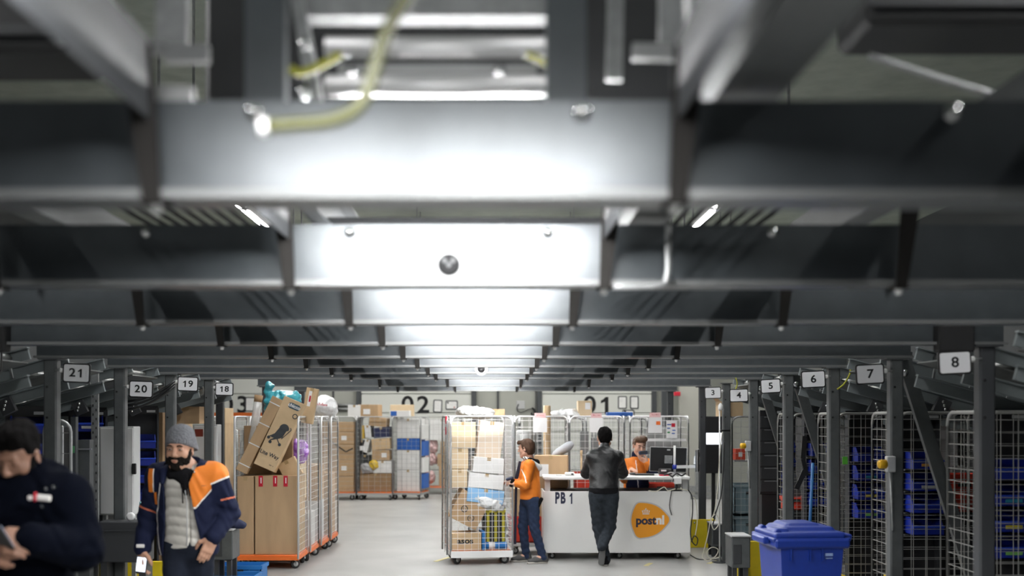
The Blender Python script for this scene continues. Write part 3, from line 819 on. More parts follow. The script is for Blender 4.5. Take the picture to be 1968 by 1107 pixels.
def carton(label, c, size, rz=0.0, m=None, rot=None, tape=True, stick=(), group=None, name='carton', bev=.004, flap=False):
    """c = centre of the base (or of the box when rot is given)"""
    w, d, h = size
    t = thing(name, label, 'box', c, rz, group, rot=rot)
    zo = h / 2 if rot is None else 0
    MB().box((0, 0, zo), (w, d, h), bev=bev).build('body', m or M_card, t)
    if tape:
        MB().box((0, 0, zo + h / 2 + .0005), (min(.05, w * .3), d + .002, .002)).box((0, -d / 2 - .0006, zo + h / 2 - min(.05, h * .2) / 2), (min(.05, w * .3), .002, min(.05, h * .2))).build('tape', M_tape, t)
    for q in stick:
        u, v, sw, sh, sm = q[:5]
        MB().box((u * w, -d / 2 - .0012, zo + v * h), (sw, .002, sh)).build('shipping_label', sm, t)
    return t
def loc2(t, x, y, z):
    v = Vector((x, y, z)); v.rotate(Euler((0, 0, t.rotation_euler[2]))); return t.location + v

# ---------------- row of four cages on the left
row = []
for i, (xc, yc) in enumerate(((-2.85, 14.68), (-2.825, 15.46), (-2.80, 16.24), (-2.775, 17.02))):
    lab = ('front one of the left row, under the stroller box', 'second cage of the left row, behind the stroller box', 'third cage of the left row', 'rearmost cage of the left row, under the white plastic bag')[i]
    row.append(roll_cage('white wire roll cage, ' + lab, (xc, yc, 0), 0, .79, .72, 1.9, 'LRB' if i else 'LR', base=M_orange))
ZD = .179
y0 = 14.36
carton('tall narrow brown carton standing at the left in the front cage', (-3.122, y0 + .31, ZD), (.205, .6, .975), m=M_card)
t = carton('big tall brown carton with three red labels in the front cage', (-2.74, y0 + .31, ZD), (.525, .6, .985), m=M_card, tape=False)
for u in (-.19, -.01, .12):
    q = MB().box((u, -.3015, .985 - .068), (.052, .003, .135)).build('red_label', M_redl, t)
    MB().box((u + .004, -.3035, .985 - .06), (.010, .002, .07)).build('label_text', M_paper, q)
# stroller box
c = P(539, 835, 14.5)
t = thing('stroller_box', 'leaning brown stroller carton with a printed buggy on top of the tall cartons', 'box', (c.x, c.y, c.z), rot=(R(-6), R(23.5), 0))
MB().box((0, 0, 0), (.275, .2, .93), bev=.004).build('body', M_card2, t)
def ink(name, m, mtx, polys, par, th=.002):
    b = MB()
    for p in polys: b.prism(p, th, mtx)
    return b.build(name, m, par)
fm = front(0, -.1005, 0)
lg = ink('logo_badge', mat('badge blue grey', (.05, .085, .11), .7), front(.03, -.1008, .385), [rrect(.155, .072, .03)], t)
text('logo_text', 'chicco', .062, M_paper, lg, front(.03, -.103, .388), bold=.0015)
ink('round_mark', M_print, front(.09, -.1008, .275), [arc(0, 0, .034, 0, 350, 20)], t)
ink('round_mark_centre', M_card2, front(.09, -.1028, .275), [arc(0, 0, .022, 0, 350, 16)], t)
text('model_text', 'Lite Way', .068, M_print, t, front(-.005, -.102, -.285), bold=.0012)
scribble('small_print', M_print, t, front(.07, -.102, -.40), .05, .02, 4, 2)
stro = []
def seg(x0, z0, x1, z1, w):
    d = math.hypot(x1 - x0, z1 - z0); nx, nz = -(z1 - z0) / d * w / 2, (x1 - x0) / d * w / 2
    return [(x0 + nx, z0 + nz), (x0 - nx, z0 - nz), (x1 - nx, z1 - nz), (x1 + nx, z1 + nz)]
stro.append(arc(.03, .08, .062, 0, 180, 10) + [(-.02, .05), (.06, .055)])
stro.append([(-.03, .07), (.07, .07), (.055, -.03), (.0, -.075), (-.085, -.075), (-.06, -.035)])
for a in ((-.10, -.075, -.03, .0, .014), (-.075, -.12, .06, .03, .012), (.055, -.12, -.03, -.04, .012), (.05, -.05, .118, .10, .010), (.118, .10, .10, .122, .010), (-.07, -.11, -.01, -.07, .014)): stro.append(seg(*a))
ink('stroller_print', M_print, front(0, -.1008, .0), stro, t)
ws = [arc(x, z, .020, 0, 345, 12) for x, z in ((-.105, -.09), (-.065, -.135), (.058, -.125))]
ink('stroller_wheels', M_print, front(0, -.1026, .0), ws, t)
# slender strapped box
c = P(500, 836, 14.47)
t = carton('long slender brown carton with four white straps leaning left of the stroller box', (c.x, c.y, c.z), (.145, .12, 1.03), m=M_card, rot=(R(-4), R(26), 0), tape=False, name='slender_carton')
for v in (-.42, -.14, .14, .43):
    MB().box((0, 0, v), (.148, .123, .012)).build('strap', M_paper, t)
c = P(596, 777, 14.9)
t = carton('slim pale carton with a red and white label sticking up behind the stroller box', (c.x, c.y, c.z - .02), (.15, .1, .46), m=M_card2, rot=(0, R(10), 0), stick=((-.1, .2, .04, .2, M_paper),), tape=True, name='slim_carton')
MB().box((-.01, -.0535, .09), (.022, .002, .08)).build('red_mark', M_redl, t)
carton('brown carton lying behind the leaning stroller box', (-2.9, 14.83, 1.166), (.62, .3, .62), m=M_card3)
carton('light brown carton standing on its corner right of the stroller box', (-2.60, 14.60, 1.24), (.24, .10, .24), m=M_card2, rot=(0, R(-28), 0))
# wrapped tube
p0, p1 = P(480, 890, 14.7), P(497, 762, 14.75)
b = MB().tube([p0, p0.lerp(p1, .3), p0.lerp(p1, .6), p0.lerp(p1, .95)], [.05, .062, .058, .05], 12).build('wrapped_tube', M_clear)
tag(b, 'long tube wrapped in clear film standing left of the slender carton', 'tube')
MB().tube([p0.lerp(p1, .9), p0.lerp(p1, 1.02)], [.05, .056], 12).build('tube_end', M_card3, b)
def bag(name, label, c, r, m, seed=1, knot=None, res=.014, amp=.03, f=14, cat='bag', rot=None):
    s = SDF(res); rnd = random.Random(seed)
    s.ell((0, 0, 0), r, rot, k=.05)
    for i in range(7):
        a = rnd.uniform(0, 2 * PI); e = rnd.uniform(-.5, .5)
        s.ell((r[0] * .55 * math.cos(a), r[1] * .5 * math.sin(a), r[2] * e), (r[0] * .5, r[1] * .5, r[2] * .55), k=.04)
    if knot is not None:
        k0 = Vector(knot[0]); k1 = Vector(knot[1])
        s.cone((0, 0, 0), k0, r[2] * .7, .025, k=.05); s.cone(k0, k1, .022, .055, k=.02, flat=(0, 1, 0, .6))
        s.cone(k0, k0 + (k1 - k0) * .8 + Vector((.05, 0, .01)), .02, .035, k=.02)
    ph = [rnd.uniform(0, 6) for _ in range(6)]
    def warp(x, y, z):
        g = f * 2.6
        fold = np.abs(np.sin(g * .8 * x + .5 * g * z + ph[0] + 1.5 * np.sin(g * .4 * y + ph[5]))) + np.abs(np.sin(g * .9 * z - .4 * g * x + ph[1] + 1.3 * np.sin(g * .5 * x + ph[2]))) + .6 * np.abs(np.sin(1.7 * g * (x * .6 + z * .5 - y * .6) + ph[3]))
        return amp * .34 * (1.2 - fold) + amp * .3 * (np.sin(f * x + 1.7 * f * z + ph[0]) * np.sin(f * 1.3 * y + ph[1]) + .6 * np.sin(2.1 * f * x - f * z + ph[2]) * np.sin(1.9 * f * z + ph[3]) + .4 * np.sin(3.7 * f * z + 2 * f * x + ph[4]))
    o = s.build(name, m, warp=warp, loc=c)
    return tag(o, label, cat)
c = P(545, 772, 15.15)
bag('plastic_bag', 'knotted teal plastic bag on top behind the stroller box', (c.x - .02, c.y, c.z - .02), (.24, .17, .17), M_teal, 3, ((-.2, 0, .14), (-.17, 0, .24)))
c = P(571, 868, 14.92)
bag('plastic_bag', 'purple plastic bag behind the right side of the stroller box', (c.x, c.y, c.z), (.13, .14, .16), M_purple, 5)
c = P(622, 780, 16.9)
bag('plastic_bag', 'big translucent white plastic bag on the rear cages of the left row', (c.x, c.y, c.z - .02), (.19, .24, .17), M_wbag, 8, None, amp=.02)
scribble('bag_print', M_redl, bpy.data.objects['plastic_bag.002'], front(-.02, -.285, .045, R(-6)), .22, .04, 15, 5)
mats4 = (M_card, M_card3, M_wbox, M_cardp)
spec = {1: ((.36, .5, .62, -.19), (.34, .5, .45, .19), (.5, .45, .5, 0)), 2: ((.68, .55, .55, 0), (.36, .5, .6, -.18), (.33, .5, .5, .18)), 3: ((.36, .55, .7, -.18), (.35, .5, .9, .19), (.34, .5, .5, -.18))}
for ci, ss in spec.items():
    cg = row[ci]; top = {}
    for j, (w, d, h, x) in enumerate(ss):
        key = 'l' if x < 0 else 'r' if x > 0 else 'm'
        z = ZD + 0.002
        if key == 'm': z = max([ZD + .002] + list(top.values()))
        elif key in top or 'm' in top: z = max(top.get(key, 0), top.get('m', 0))
        top[key] = z + h + .002
        if key == 'm': top['l'] = top['r'] = z + h + .002
        carton('%s carton, %s item in the %s cage of the left row' % (('brown', 'dark brown', 'white', 'pale')[(ci + j) % 4], ('left lower', 'right lower', 'upper')[j] if ci != 2 else ('lowest', 'upper left', 'upper right')[j], ('', 'second', 'third', 'rearmost')[ci]), loc2(cg, x, 0, z), (w, d, h), m=mats4[(ci + j) % 4])
# ---------------- cage farther left with silver rolls, brown cartons near sign 18
lc = roll_cage('wire roll cage with silver wrapped rolls, far left beside the tall brown carton', (-3.78, 16.9, 0), 0, .74, .7, 1.9, 'LRB')
for j, (x, z) in enumerate(((-.16, .18), (.12, .18))):
    o = MB().lathe([(.1, 0), (.125, .01), (.125, 1.52), (.1, 1.54)], (0, 0, 0), 20).build('film_roll', mat('silver film', (.62, .62, .60), .25, .5, bump=.5, bscale=14), loc=loc2(lc, x + .06, -.1, z))
    tag(o, 'upright silver wrapped roll standing %s in the far left cage' % ('at the left', 'at the right')[j], 'roll', 'silver rolls')
c = P(436, 885, 15.6)
carton('tall flat brown carton standing upright under the sign numbered 18', (PX(434, 15.9), 15.9, 0), (.10, .5, 2.02), m=M_card2)
carton('brown carton lying on the white cabinet left of the sign numbered 18', (PX(366, 14.15), 14.12, 1.815), (.30, .25, .21), m=M_card)
t = carton('tall dark brown carton with printed handling symbols right of the blue bins', (PX(305, 13.4), 13.4, 0), (.24, .5, 1.95), m=M_card3, tape=False)
for k, z in enumerate((1.72, 1.52, 1.32)):
    b = MB()
    for s in (-1, 1):
        b.box((s * .045, -.2515, z), (.006, .003, .15)); b.box((0, -.2515, z + s * .072), (.09, .003, .006))
    if k == 0: b.prism([(-.025, .05), (.025, .05), (.012, .01), (.004, 0), (.004, -.035), (.02, -.045), (-.02, -.045), (-.004, -.035), (-.004, 0), (-.012, .01)], .003, front(0, -.2505, z))
    else:
        for s in (-.02, .0, .02): b.box((s, -.2515, z), (.008, .003, .09))
        b.box((0, -.2515, z - .05), (.06, .003, .008))
    b.build('handling_symbol', M_blackm, t)
carton('tall light brown carton behind post 19', (PX(336, 15.2), 15.4, 0), (.26, .4, 2.15), m=M_card2)
for px, w, who in ((300, .62, 'behind the blue bins at the far left'), (487, .6, 'behind the wrapped tube under the number 03')):
    Y = 21.0
    t = thing('pallet_cage', 'grey pallet box with an orange rail %s' % who, 'cage', (PX(px, Y), Y, 0), group='pallet boxes')
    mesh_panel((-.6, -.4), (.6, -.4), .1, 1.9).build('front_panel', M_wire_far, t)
    MB().box((0, -.4, 1.93), (1.24, .06, .09)).build('top_rail', M_orange, t)
    MB().box((0, 0, .1), (1.2, .8, .14)).build('deck', M_card3, t)
    for sx in (-.55, .55):
        for sy in (-.35, .35): MB().box((sx, sy, .015), (.1, .1, .03)).build('foot', M_dgrey, t)
    carton('brown carton standing in the pallet box %s' % who, (PX(px, Y), Y + .02, .17), (1.0, .7, 1.5), m=M_card)

# ---------------- cages in front of dock door 02
YB = 26.6
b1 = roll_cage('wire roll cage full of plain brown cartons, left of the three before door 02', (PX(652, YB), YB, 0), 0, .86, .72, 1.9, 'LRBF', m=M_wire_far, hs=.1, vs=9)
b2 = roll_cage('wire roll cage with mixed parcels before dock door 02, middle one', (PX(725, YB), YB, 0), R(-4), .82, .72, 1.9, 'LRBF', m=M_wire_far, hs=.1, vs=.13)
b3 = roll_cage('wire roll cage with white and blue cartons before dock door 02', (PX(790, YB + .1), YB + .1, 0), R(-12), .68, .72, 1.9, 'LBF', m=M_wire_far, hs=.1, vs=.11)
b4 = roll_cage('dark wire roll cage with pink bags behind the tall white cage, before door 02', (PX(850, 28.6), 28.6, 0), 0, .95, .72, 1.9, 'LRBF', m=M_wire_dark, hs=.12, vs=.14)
def pile(cg, items, who, y=0.0, dep=.5):
    for j, (x, z, w, h, m, cname, rot) in enumerate(items):
        if rot: carton('%s in the %s' % (cname, who), loc2(cg, x, y, z + h / 2), (w, dep, h), m=m, rot=(0, R(rot), cg.rotation_euler[2]))
        else: carton('%s in the %s' % (cname, who), loc2(cg, x, y, z), (w, dep, h), rz=cg.rotation_euler[2], m=m, stick=((.2, 0, .12, .1, M_paper),) if j % 2 else ())
pile(b1, ((-.0, .18, .74, .36, M_card, 'lowest brown carton', 0), (0, .545, .74, .36, M_card, 'second brown carton from the bottom', 0), (0, .91, .74, .36, M_card, 'middle brown carton', 0), (0, 1.275, .74, .28, M_card, 'fourth brown carton from the bottom', 0), (0, 1.56, .74, .22, M_card, 'topmost brown carton', 0)), 'left cage before door 02', dep=.6)
o = MB().bar((-.3, -.37, 1.45), (.2, -.37, 1.1), .03, .01, up=(0, 1, 0)).bar((.2, -.37, 1.1), (.36, -.37, 1.18), .03, .01, up=(0, 1, 0)).build('strap', M_black, b1)
M_navyb = mat('navy carton', (.012, .02, .07), .5); M_cyanb = mat('blue print', (.02, .11, .42), .5)
pile(b2, ((-.0, .18, .72, .42, M_card3, 'wide brown carton at the bottom', 0), (.16, .61, .42, .28, M_wbox, 'white carton', 0), (-.24, .61, .22, .16, M_card, 'small brown carton', 0), (.12, .90, .4, .24, M_card, 'brown taped carton', 0), (.12, 1.15, .42, .25, M_card2, 'light brown carton', -4), (.13, 1.42, .36, .24, M_navyb, 'navy carton with white print', -5), (.05, 1.68, .4, .2, M_card, 'upper brown carton', 5), (-.18, 1.42, .14, .28, M_wbox, 'slim white carton', -5), (-.29, 1.40, .05, .3, mat('yellow carton', (.6, .38, .02), .5), 'thin yellow carton', 0), (-.22, 1.08, .12, .3, M_wbox, 'tilted white carton', 15), (-.25, .80, .16, .22, M_dgrey, 'dark grey carton', 0), (-.32, 1.0, .08, .36, M_blackm, 'black carton', 0)), 'middle cage before door 02', y=.02)
for j, (x, z, col) in enumerate(((-.06, .66, (.6, .4, .02)),)):
    bag('plastic_bag', 'yellow plastic bag between the parcels in the middle cage before door 02', loc2(b2, -.04, -.24, .80), (.09, .06, .11), mat('yellow bag', (.62, .42, .03), .35, bump=.4), 11)
bag('plastic_bag', 'grey plastic bag low in the middle cage before door 02', loc2(b2, -.2, -.24, .72), (.13, .06, .12), mat('grey bag', (.35, .35, .36), .35, bump=.4), 12)
pile(b3, ((0, .18, .54, .5, M_wbox, 'lowest white carton', 0), (0, .685, .54, .45, M_wbox, 'middle white carton', 0), (0, 1.14, .54, .26, M_cyanb, 'blue banded carton', 0), (0, 1.405, .54, .45, M_wbox, 'topmost white carton', 0)), 'right cage before door 02', dep=.5)
for j, z in enumerate((.25, .62, 1.0, 1.38)):
    carton(('lowest', 'second lowest', 'third lowest', 'topmost')[j] + ' small side carton of the right cage before door 02', loc2(b3, .325, .0, z), (.07, .5, .34), rz=b3.rotation_euler[2], m=M_cyanb if j % 2 == 0 else M_wbox, tape=False)
pile(b4, ((.18, .18, .5, .5, M_card, 'lowest brown carton', 0), (.16, .685, .54, .3, M_card, 'middle brown carton', 0), (.2, .99, .46, .3, M_card, 'upper brown carton', 0), (.0, 1.32, .8, .52, M_wbox, 'wide white carton', 0)), 'dark cage before door 02')
for j, (x, z, r) in enumerate(((-.3, .4, .12), (-.26, .85, .14), (-.24, 1.17, .12))):
    bag('plastic_bag', ('lowest', 'middle', 'topmost')[j] + ' pink plastic bag in the dark cage before door 02', loc2(b4, x, -.1, z), (r, .12, .16), M_pink, 20 + j)
# boxes lying on top of those cages
carton('white carton on top of the left cage before door 02', (PX(681, YB), YB, 1.91), (.29, .4, .26), rz=.1, m=M_wbox)
carton('brown taped carton with a white label on top of the middle cage before door 02', (PX(711, YB), YB, 1.91), (.48, .4, .27), rz=-.15, m=M_card, stick=((-.05, -.1, .16, .12, M_paper),))
carton('large pale carton on top of the right cage before door 02', (PX(773, YB + .2), YB + .25, 1.91), (.54, .3, .27), m=M_cardp, tape=False)
carton('flat blue and white carton in front of the pale carton on the right cage', (PX(770, YB), YB - .08, 1.91), (.46, .24, .13), rz=-.06, m=M_wbox, stick=((-.3, 0, .14, .11, M_cyanb),), tape=False)

# ---------------- tall white cage in the middle with the orange deck
cc = roll_cage('bright white roll cage of parcels the orange-clad woman unloads', (-.225, 15.15, 0), R(8), .80, .74, 1.905, 'LRBF', m=mat('white cage wire', (.82, .82, .82), .35, .1), hs=.072, vs=.085, group=None)
rz = R(8)
CW = M_white
MB().box((0, -.375, .135), (.8, .02, .085)).build('front_rail', CW, cc)
mesh_panel((-.44, -.3), (-.44, .36), .125, 1.9, hs=.11, vs=.3).build('folded_gate', M_zincm, cc)
for z in (1.72, 1.86): MB().box((-.45, -.28, z), (.02, .03, .1)).build('red_clip', M_redl, cc)
def inc(label, x, y, z, size, m, tilt=0, yaw=0, **kw):
    if tilt or yaw: return carton(label, loc2(cc, x, y, z + size[2] / 2), size, m=m, rot=(0, R(tilt), rz + R(yaw)), **kw)
    return carton(label, loc2(cc, x, y, z), size, rz=rz, m=m, **kw)
zz = .18
t = inc('small brown carton with black letters at the bottom left of the tall white cage', -.19, -.12, zz, (.38, .4, .22), M_card2, tape=False)
text('carton_print', 'asos', .10, M_blackm, t, front(-.02, -.202, .12), bold=.003, sx=1.2)
t = inc('tilted brown taped carton in the lower left of the tall white cage', -.15, -.05, .50, (.40, .42, .40), M_card, 28)
for u, v in ((-.06, -.02), (.07, -.09)):
    q = MB().prism(arc(u, v, .045, 0, 345, 20), .001, front(0, -.2115, 0)).build('round_stamp', M_print, t)
    MB().prism(arc(u, v, .034, 0, 345, 20), .001, front(0, -.2128, 0)).build('stamp_centre', M_card, q)
    scribble('stamp_print', M_print, q, front(u, -.2142, v), .045, .03, 3, 3)
t = inc('thin blue carton beside the lettered carton in the tall white cage', .03, -.15, zz, (.04, .36, .24), M_bluec, tape=False)
for k, (x, m_) in enumerate(((.12, M_black), (.19, mat('dull yellow', (.42, .36, .03), .6)), (.26, M_black), (.31, mat('dull yellow', (.42, .36, .03), .6)))):
    pass
t = thing('holdall', 'black and dull yellow holdall at the lower right of the tall white cage', 'bag', loc2(cc, .2, -.05, zz), rz)
SDF(.014).rbox((0, 0, .28), (.30, .34, .54), rad=.06).build('body', M_black, t, warp=lambda x, y, z: .006 * np.sin(30 * x + 22 * z) + 0 * y)
for x in (-.1, .0, .1): MB().box((x, -.172, .28), (.035, .012, .5)).build('stripe', MATS['dull yellow'], t)
MB().box((0, -.172, .5), (.27, .012, .05)).build('stripe', MATS['dull yellow'], t)
inc('tan carton at the left, level with the middle of the tall white cage', -.27, .0, .98, (.20, .4, .24), M_cardp)
inc('tan carton second from the top at the left of the tall white cage', -.265, .0, 1.225, (.22, .4, .27), M_cardp)
inc('tan carton at the top left of the tall white cage', -.22, .0, 1.50, (.32, .42, .33), M_cardp)
inc('large tilted pale carton at the top of the tall white cage', .13, -.12, 1.36, (.32, .2, .48), mat('cream carton', (.72, .60, .47), .7), 7)
inc('white tilted carton under the pale carton in the tall white cage', .10, -.12, 1.17, (.40, .3, .2), M_wbox, 5)
inc('wide white carton above the blue one in the tall white cage', .07, -.12, .97, (.46, .3, .19), M_wbox, 6)
t = inc('white carton with a light blue printed band in the tall white cage', .06, -.12, .78, (.48, .3, .18), mat('sky print', (.25, .48, .75), .5), 7)
scribble('carton_print', M_paper, t, front(.04, -.1525, -.03), .34, .06, 9, 7)
bag('plastic_bag', 'crumpled white plastic bag across the middle of the tall white cage', loc2(cc, .1, -.16, .80), (.24, .13, .11), M_wbag, 31, rot=(0, R(18), 0))
bag('plastic_bag', 'crumpled white plastic bag on top of the tall white cage', loc2(cc, -.02, .05, 1.95), (.24, .22, .07), M_wbag, 33)
t = thing('blue_roll', 'blue printed roll lying on the deck edge of the tall white cage', 'roll', loc2(cc, .2, -.27, zz + .05), rz)
MB().lathe([(.03, -.14), (.05, -.135), (.05, .135), (.03, .14)], (0, 0, 0), 20, 'x').build('body', M_bluec, t)
MB().lathe([(.0505, -.1), (.0505, -.02)], (0, 0, 0), 20, 'x').build('white_band', M_paper, t)
# ================================================================ cages behind the desk
cg3 = []
for i, (px, w) in enumerate(((1041, .79), (1147, .80), (1267, .86))):
    Y = 17.3
    c_ = roll_cage('white wire roll cage behind the desk, ' + ('left of the three, behind the big brown carton', 'middle of the three, behind the leaning man', 'right of the three, behind the seated clerk')[i], (PX(px, 16.93), Y, 0), 0, w, .72, 1.905, 'LRBF', hs=.10, vs=.115, deck=M_zincm, m=mat('white cage wire', (.82, .82, .82)))
    cg3.append(c_)
for i, px in enumerate((1075, 1190)):
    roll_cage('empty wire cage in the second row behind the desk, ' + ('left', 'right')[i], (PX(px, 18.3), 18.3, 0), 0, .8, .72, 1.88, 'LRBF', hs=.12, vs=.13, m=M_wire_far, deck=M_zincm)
M_gtube = mat('grey roll', (.38, .39, .38), .5); M_dbox = mat('dull grey carton', (.24, .25, .25), .7)
def incage(i, name, label, cat, x, y, z, mb, m):
    o = mb.build(name, m, loc=loc2(cg3[i], x, y, z)); tag(o, label, cat); return o
incage(0, 'carpet_roll', 'upright pale grey roll in the left cage behind the desk', 'roll', -.24, .05, .18, MB().lathe([(.12, 0), (.13, .01), (.13, 1.5), (.11, 1.52)], (0, 0, 0), 20), M_gtube)
incage(0, 'cardboard_tube', 'brown cardboard tube sticking out above the left cage behind the desk', 'tube', .1, .1, .18, MB().lathe([(.05, 0), (.055, .01), (.055, 1.88), (.05, 1.89)], (0, 0, 0), 16), M_card2)
incage(0, 'carpet_roll', 'white wrapped roll in the left cage behind the woman', 'roll', -.06, -.1, .18, MB().lathe([(.07, 0), (.08, .01), (.08, 1.05), (.07, 1.07)], (0, 0, 0), 16), M_gtube)
incage(0, 'backpack', 'black backpack hanging high in the left cage behind the desk', 'bag', .25, -.05, .18, MB().box((0, 0, .6), (.2, .3, 1.2), bev=.05).box((0, -.16, .9), (.14, .04, .3), bev=.02), M_blackm)
incage(1, 'metal_shelf', 'bundle of grey flat steel posts in the middle cage behind the desk', 'shelving', -.15, .1, .18, MB().box((0, 0, .75), (.12, .2, 1.5)).box((.16, 0, .7), (.1, .2, 1.4)).box((.3, .05, .72), (.08, .2, 1.44)), M_dbox)
incage(1, 'carton', 'dark grey carton low in the middle cage behind the desk', 'box', .12, -.1, .18, MB().box((0, 0, .3), (.4, .3, .6), bev=.005), M_dgrey)
incage(2, 'drawer_unit', 'grey metal drawer unit in the right cage behind the desk', 'drawer', .1, .1, .18, MB().box((0, 0, .6), (.5, .45, 1.2), bev=.01).box((0, -.23, .5), (.46, .02, .01)).box((0, -.23, .8), (.46, .02, .01)), M_dbox)
incage(2, 'carton', 'pale grey carton on the drawer unit in the right cage', 'box', .1, .1, 1.385, MB().box((0, 0, .17), (.5, .4, .34), bev=.005), M_gtube)
incage(2, 'shelf_board', 'white shelf board across the right cage behind the clerk', 'shelf', 0, -.33, 1.56, MB().box((0, 0, 0), (.8, .04, .035)), M_white)
for k, (x, z, w, who) in enumerate(((-.2, .18, .36, 'in the middle cage, left'), (.22, .84, .36, 'at the right cage, under the desk top'))):
    pass
def crate(name, label, loc, size, m, rz=0, slots=4, group=None):
    w, d, h = size; t = thing(name, label, 'crate', loc, rz, group); th = .012
    b = MB().box((0, 0, th / 2), (w, d, th))
    for s in (-1, 1):
        b.box((s * (w / 2 - th / 2), 0, h / 2), (th, d, h)); b.box((0, s * (d / 2 - th / 2), h / 2), (w, th, h))
    b.build('body', m, t)
    r = MB()
    for s in (-1, 1):
        r.box((s * (w / 2 + .004), 0, h - .02), (.02, d + .03, .04)); r.box((0, s * (d / 2 + .004), h - .02), (w + .03, .02, .04))
    r.build('rim', m, t)
    k = MB()
    for i in range(slots + 1):
        k.box((-w / 2 + .02 + (w - .04) * i / slots, -d / 2 - .004, h * .45), (.012, .014, h * .8))
    k.build('ribs', m, t)
    MB().box((0, -d / 2 - .0125, h * .72), (.12, .004, .035), bev=.002).build('hand_hole', M_blackm, t)
    return t
crate('plastic_crate', 'red plastic crate behind the left part of the desk, low in the middle cage', loc2(cg3[1], -.12, -.16, .78), (.4, .3, .3), M_red)
MB()
crate('plastic_crate', 'red plastic crate seen under the desk top below the computer', (PX(1268, 16.7), 16.72, .72), (.4, .3, .22), M_red)
o = MB().box((0, 0, .36), (.5, .4, .72)).build('carton', M_dgrey, loc=(PX(1268, 16.7), 16.72, 0)); tag(o, 'dark carton under the red crate behind the desk', 'box')
# sheets hung on the cages
def sheet(label, px, py, w, h, head=None, marks=()):
    Y = 16.915
    c = P(px, py, Y); sc = Y / F
    t = thing('notice_sheet', label, 'notice', c, group='sheets on the cages')
    MB().box((0, 0, 0), (w * sc, .003, h * sc)).build('sheet', M_paper, t)
    if head:
        q = MB().box((0, .002, h * sc / 2 + .035), (w * sc * .8, .003, .07)).build('header', mat('pink paper', (.75, .50, .50), .8), t)
        scribble('header_print', M_redl, q, front(0, -.001, h * sc / 2 + .04), .10, .018, 8, int(px))
    for u, v, mw, mh, m in marks: MB().box((u * sc, -.0025, v * sc), (mw * sc, .002, mh * sc)).build('mark', m, t)
    return t
sheet('white sheet with a pink header on the left cage behind the desk', 1038, 817, 27, 28, 'A. Kooij')
sheet('white sheet with a pink header above the leaning man', 1146, 817, 26, 28, 'J. Dekker')
sheet('white sheet with an orange square on the right cage behind the clerk', 1259, 817, 27, 30, 'R. Kooij', ((6, 4, 8, 7, M_orange),))
sheet('small white sheet with coloured marks at the right end of the cages', 1291, 825, 21, 34, None, ((3, 8, 7, 7, M_redl), (-5, 9, 8, 2, M_cyanb), (-6, 2, 6, 2, M_cyanb), (-6, -6, 5, 3, mat('green mark', (.1, .35, .15), .6)), (4, -2, 6, 2, M_cyanb), (3, -8, 6, 2, M_cyanb)))
# things on top of these cages
carton('pale brown carton with a white label standing on the middle cage under the number 01', (PX(1123, 17.3), 17.3, 1.91), (.21, .25, .23), m=M_cardp, stick=((.2, .15, .08, .1, M_paper),), tape=False)
bag('plastic_bag', 'crumpled white plastic sheet on top of the middle cage behind the desk', (PX(1105, 17.3) - .12, 17.3, 1.94), (.22, .2, .06), M_wbag, 41)
o = MB().box((0, 0, .03), (.38, .3, .06), bev=.01).build('flat_parcel', M_cyanb, loc=(PX(1190, 17.3), 17.3, 1.91)); tag(o, 'flat blue parcel on top of the cages right of the number 01', 'parcel')
carton('brown carton on the cages beside the tall white cage', (PX(954, 18.4), 18.4, 1.90), (.27, .25, .12), m=M_card)
roll_cage('wire cage behind the tall white cage, mostly hidden', (PX(950, 18.4), 18.4, 0), 0, .8, .72, 1.89, 'LRBF', m=M_wire_far, deck=M_zincm, hs=.12, vs=.13)
# parcels behind the woman
t = thing('wheeled_dolly', 'low white wheeled dolly carrying the red crate behind the woman', 'dolly', (PX(1022, 16.1), 16.1, 0))
MB().box((0, 0, .135), (.66, .46, .05), bev=.01).build('platform', M_white, t)
for sx in (-.26, .26):
    for sy in (-.17, .17): caster(t, sx, sy, R(20), .05, .112)
crate('plastic_crate', 'large red plastic crate on the dolly behind the woman', (PX(1020, 16.1), 16.1, .162), (.62, .42, .36), M_red)
carton('plain light brown carton on the red crate behind the woman', (PX(1022, 16.1), 16.1, .525), (.60, .40, .38), m=M_card2)
carton('big brown carton with a white label beside the desk, behind the woman', (PX(1060, 16.1), 16.1, .912), (.46, .4, .45), rz=R(-6), m=M_card, stick=((-.22, .05, .14, .17, M_paper),))
o = SDF(.014).ell((0, 0, 0), (.17, .1, .06), (0, R(-30), 0), k=.03).ell((.08, 0, .05), (.09, .08, .05), (0, R(-40), 0), k=.05).build('folded_coat', mat('grey cloth', (.35, .36, .38), .8), loc=(PX(1080, 16.3), 16.25, 1.43)); tag(o, 'crumpled grey coat lying on the big brown carton', 'coat')

# ================================================================ the white desk
DX0, DX1, DY = PX(1044, 15.3), PX(1327, 15.3), 15.3
dw = DX1 - DX0; dx = (DX0 + DX1) / 2
t = thing('service_desk', 'white wheeled service desk marked PB 1 with an orange rounded logo', 'desk', (dx, DY + .4, 0))
MB().box((0, -.39, .50), (dw, .02, .82), bev=.004).box((-dw / 2 + .01, 0, .50), (.02, .78, .82)).box((dw / 2 - .01, 0, .50), (.02, .78, .82)).box((0, 0, .10), (dw - .04, .76, .02)).build('cabinet_body', M_wlam, t)
MB().box((0, .02, .90), (dw - .06, .72, .015)).build('cable_shelf', M_dgrey, t)
MB().box((0, -.02, 1.085), (dw - .01, .84, .045), bev=.01).build('desk_top', M_wlam, t)
for sx in (-1, 1):
    for sy in (-.3, .32):
        MB().box((sx * (dw / 2 - .06), sy, .985), (.07, .07, .17)).build('top_support', M_white, t)
for sx in (-.88, 0.02, .80):
    for sy in (-.3, .3): caster(t, sx, sy, R(30), .045, .092)
zb = PZ(960, DY)
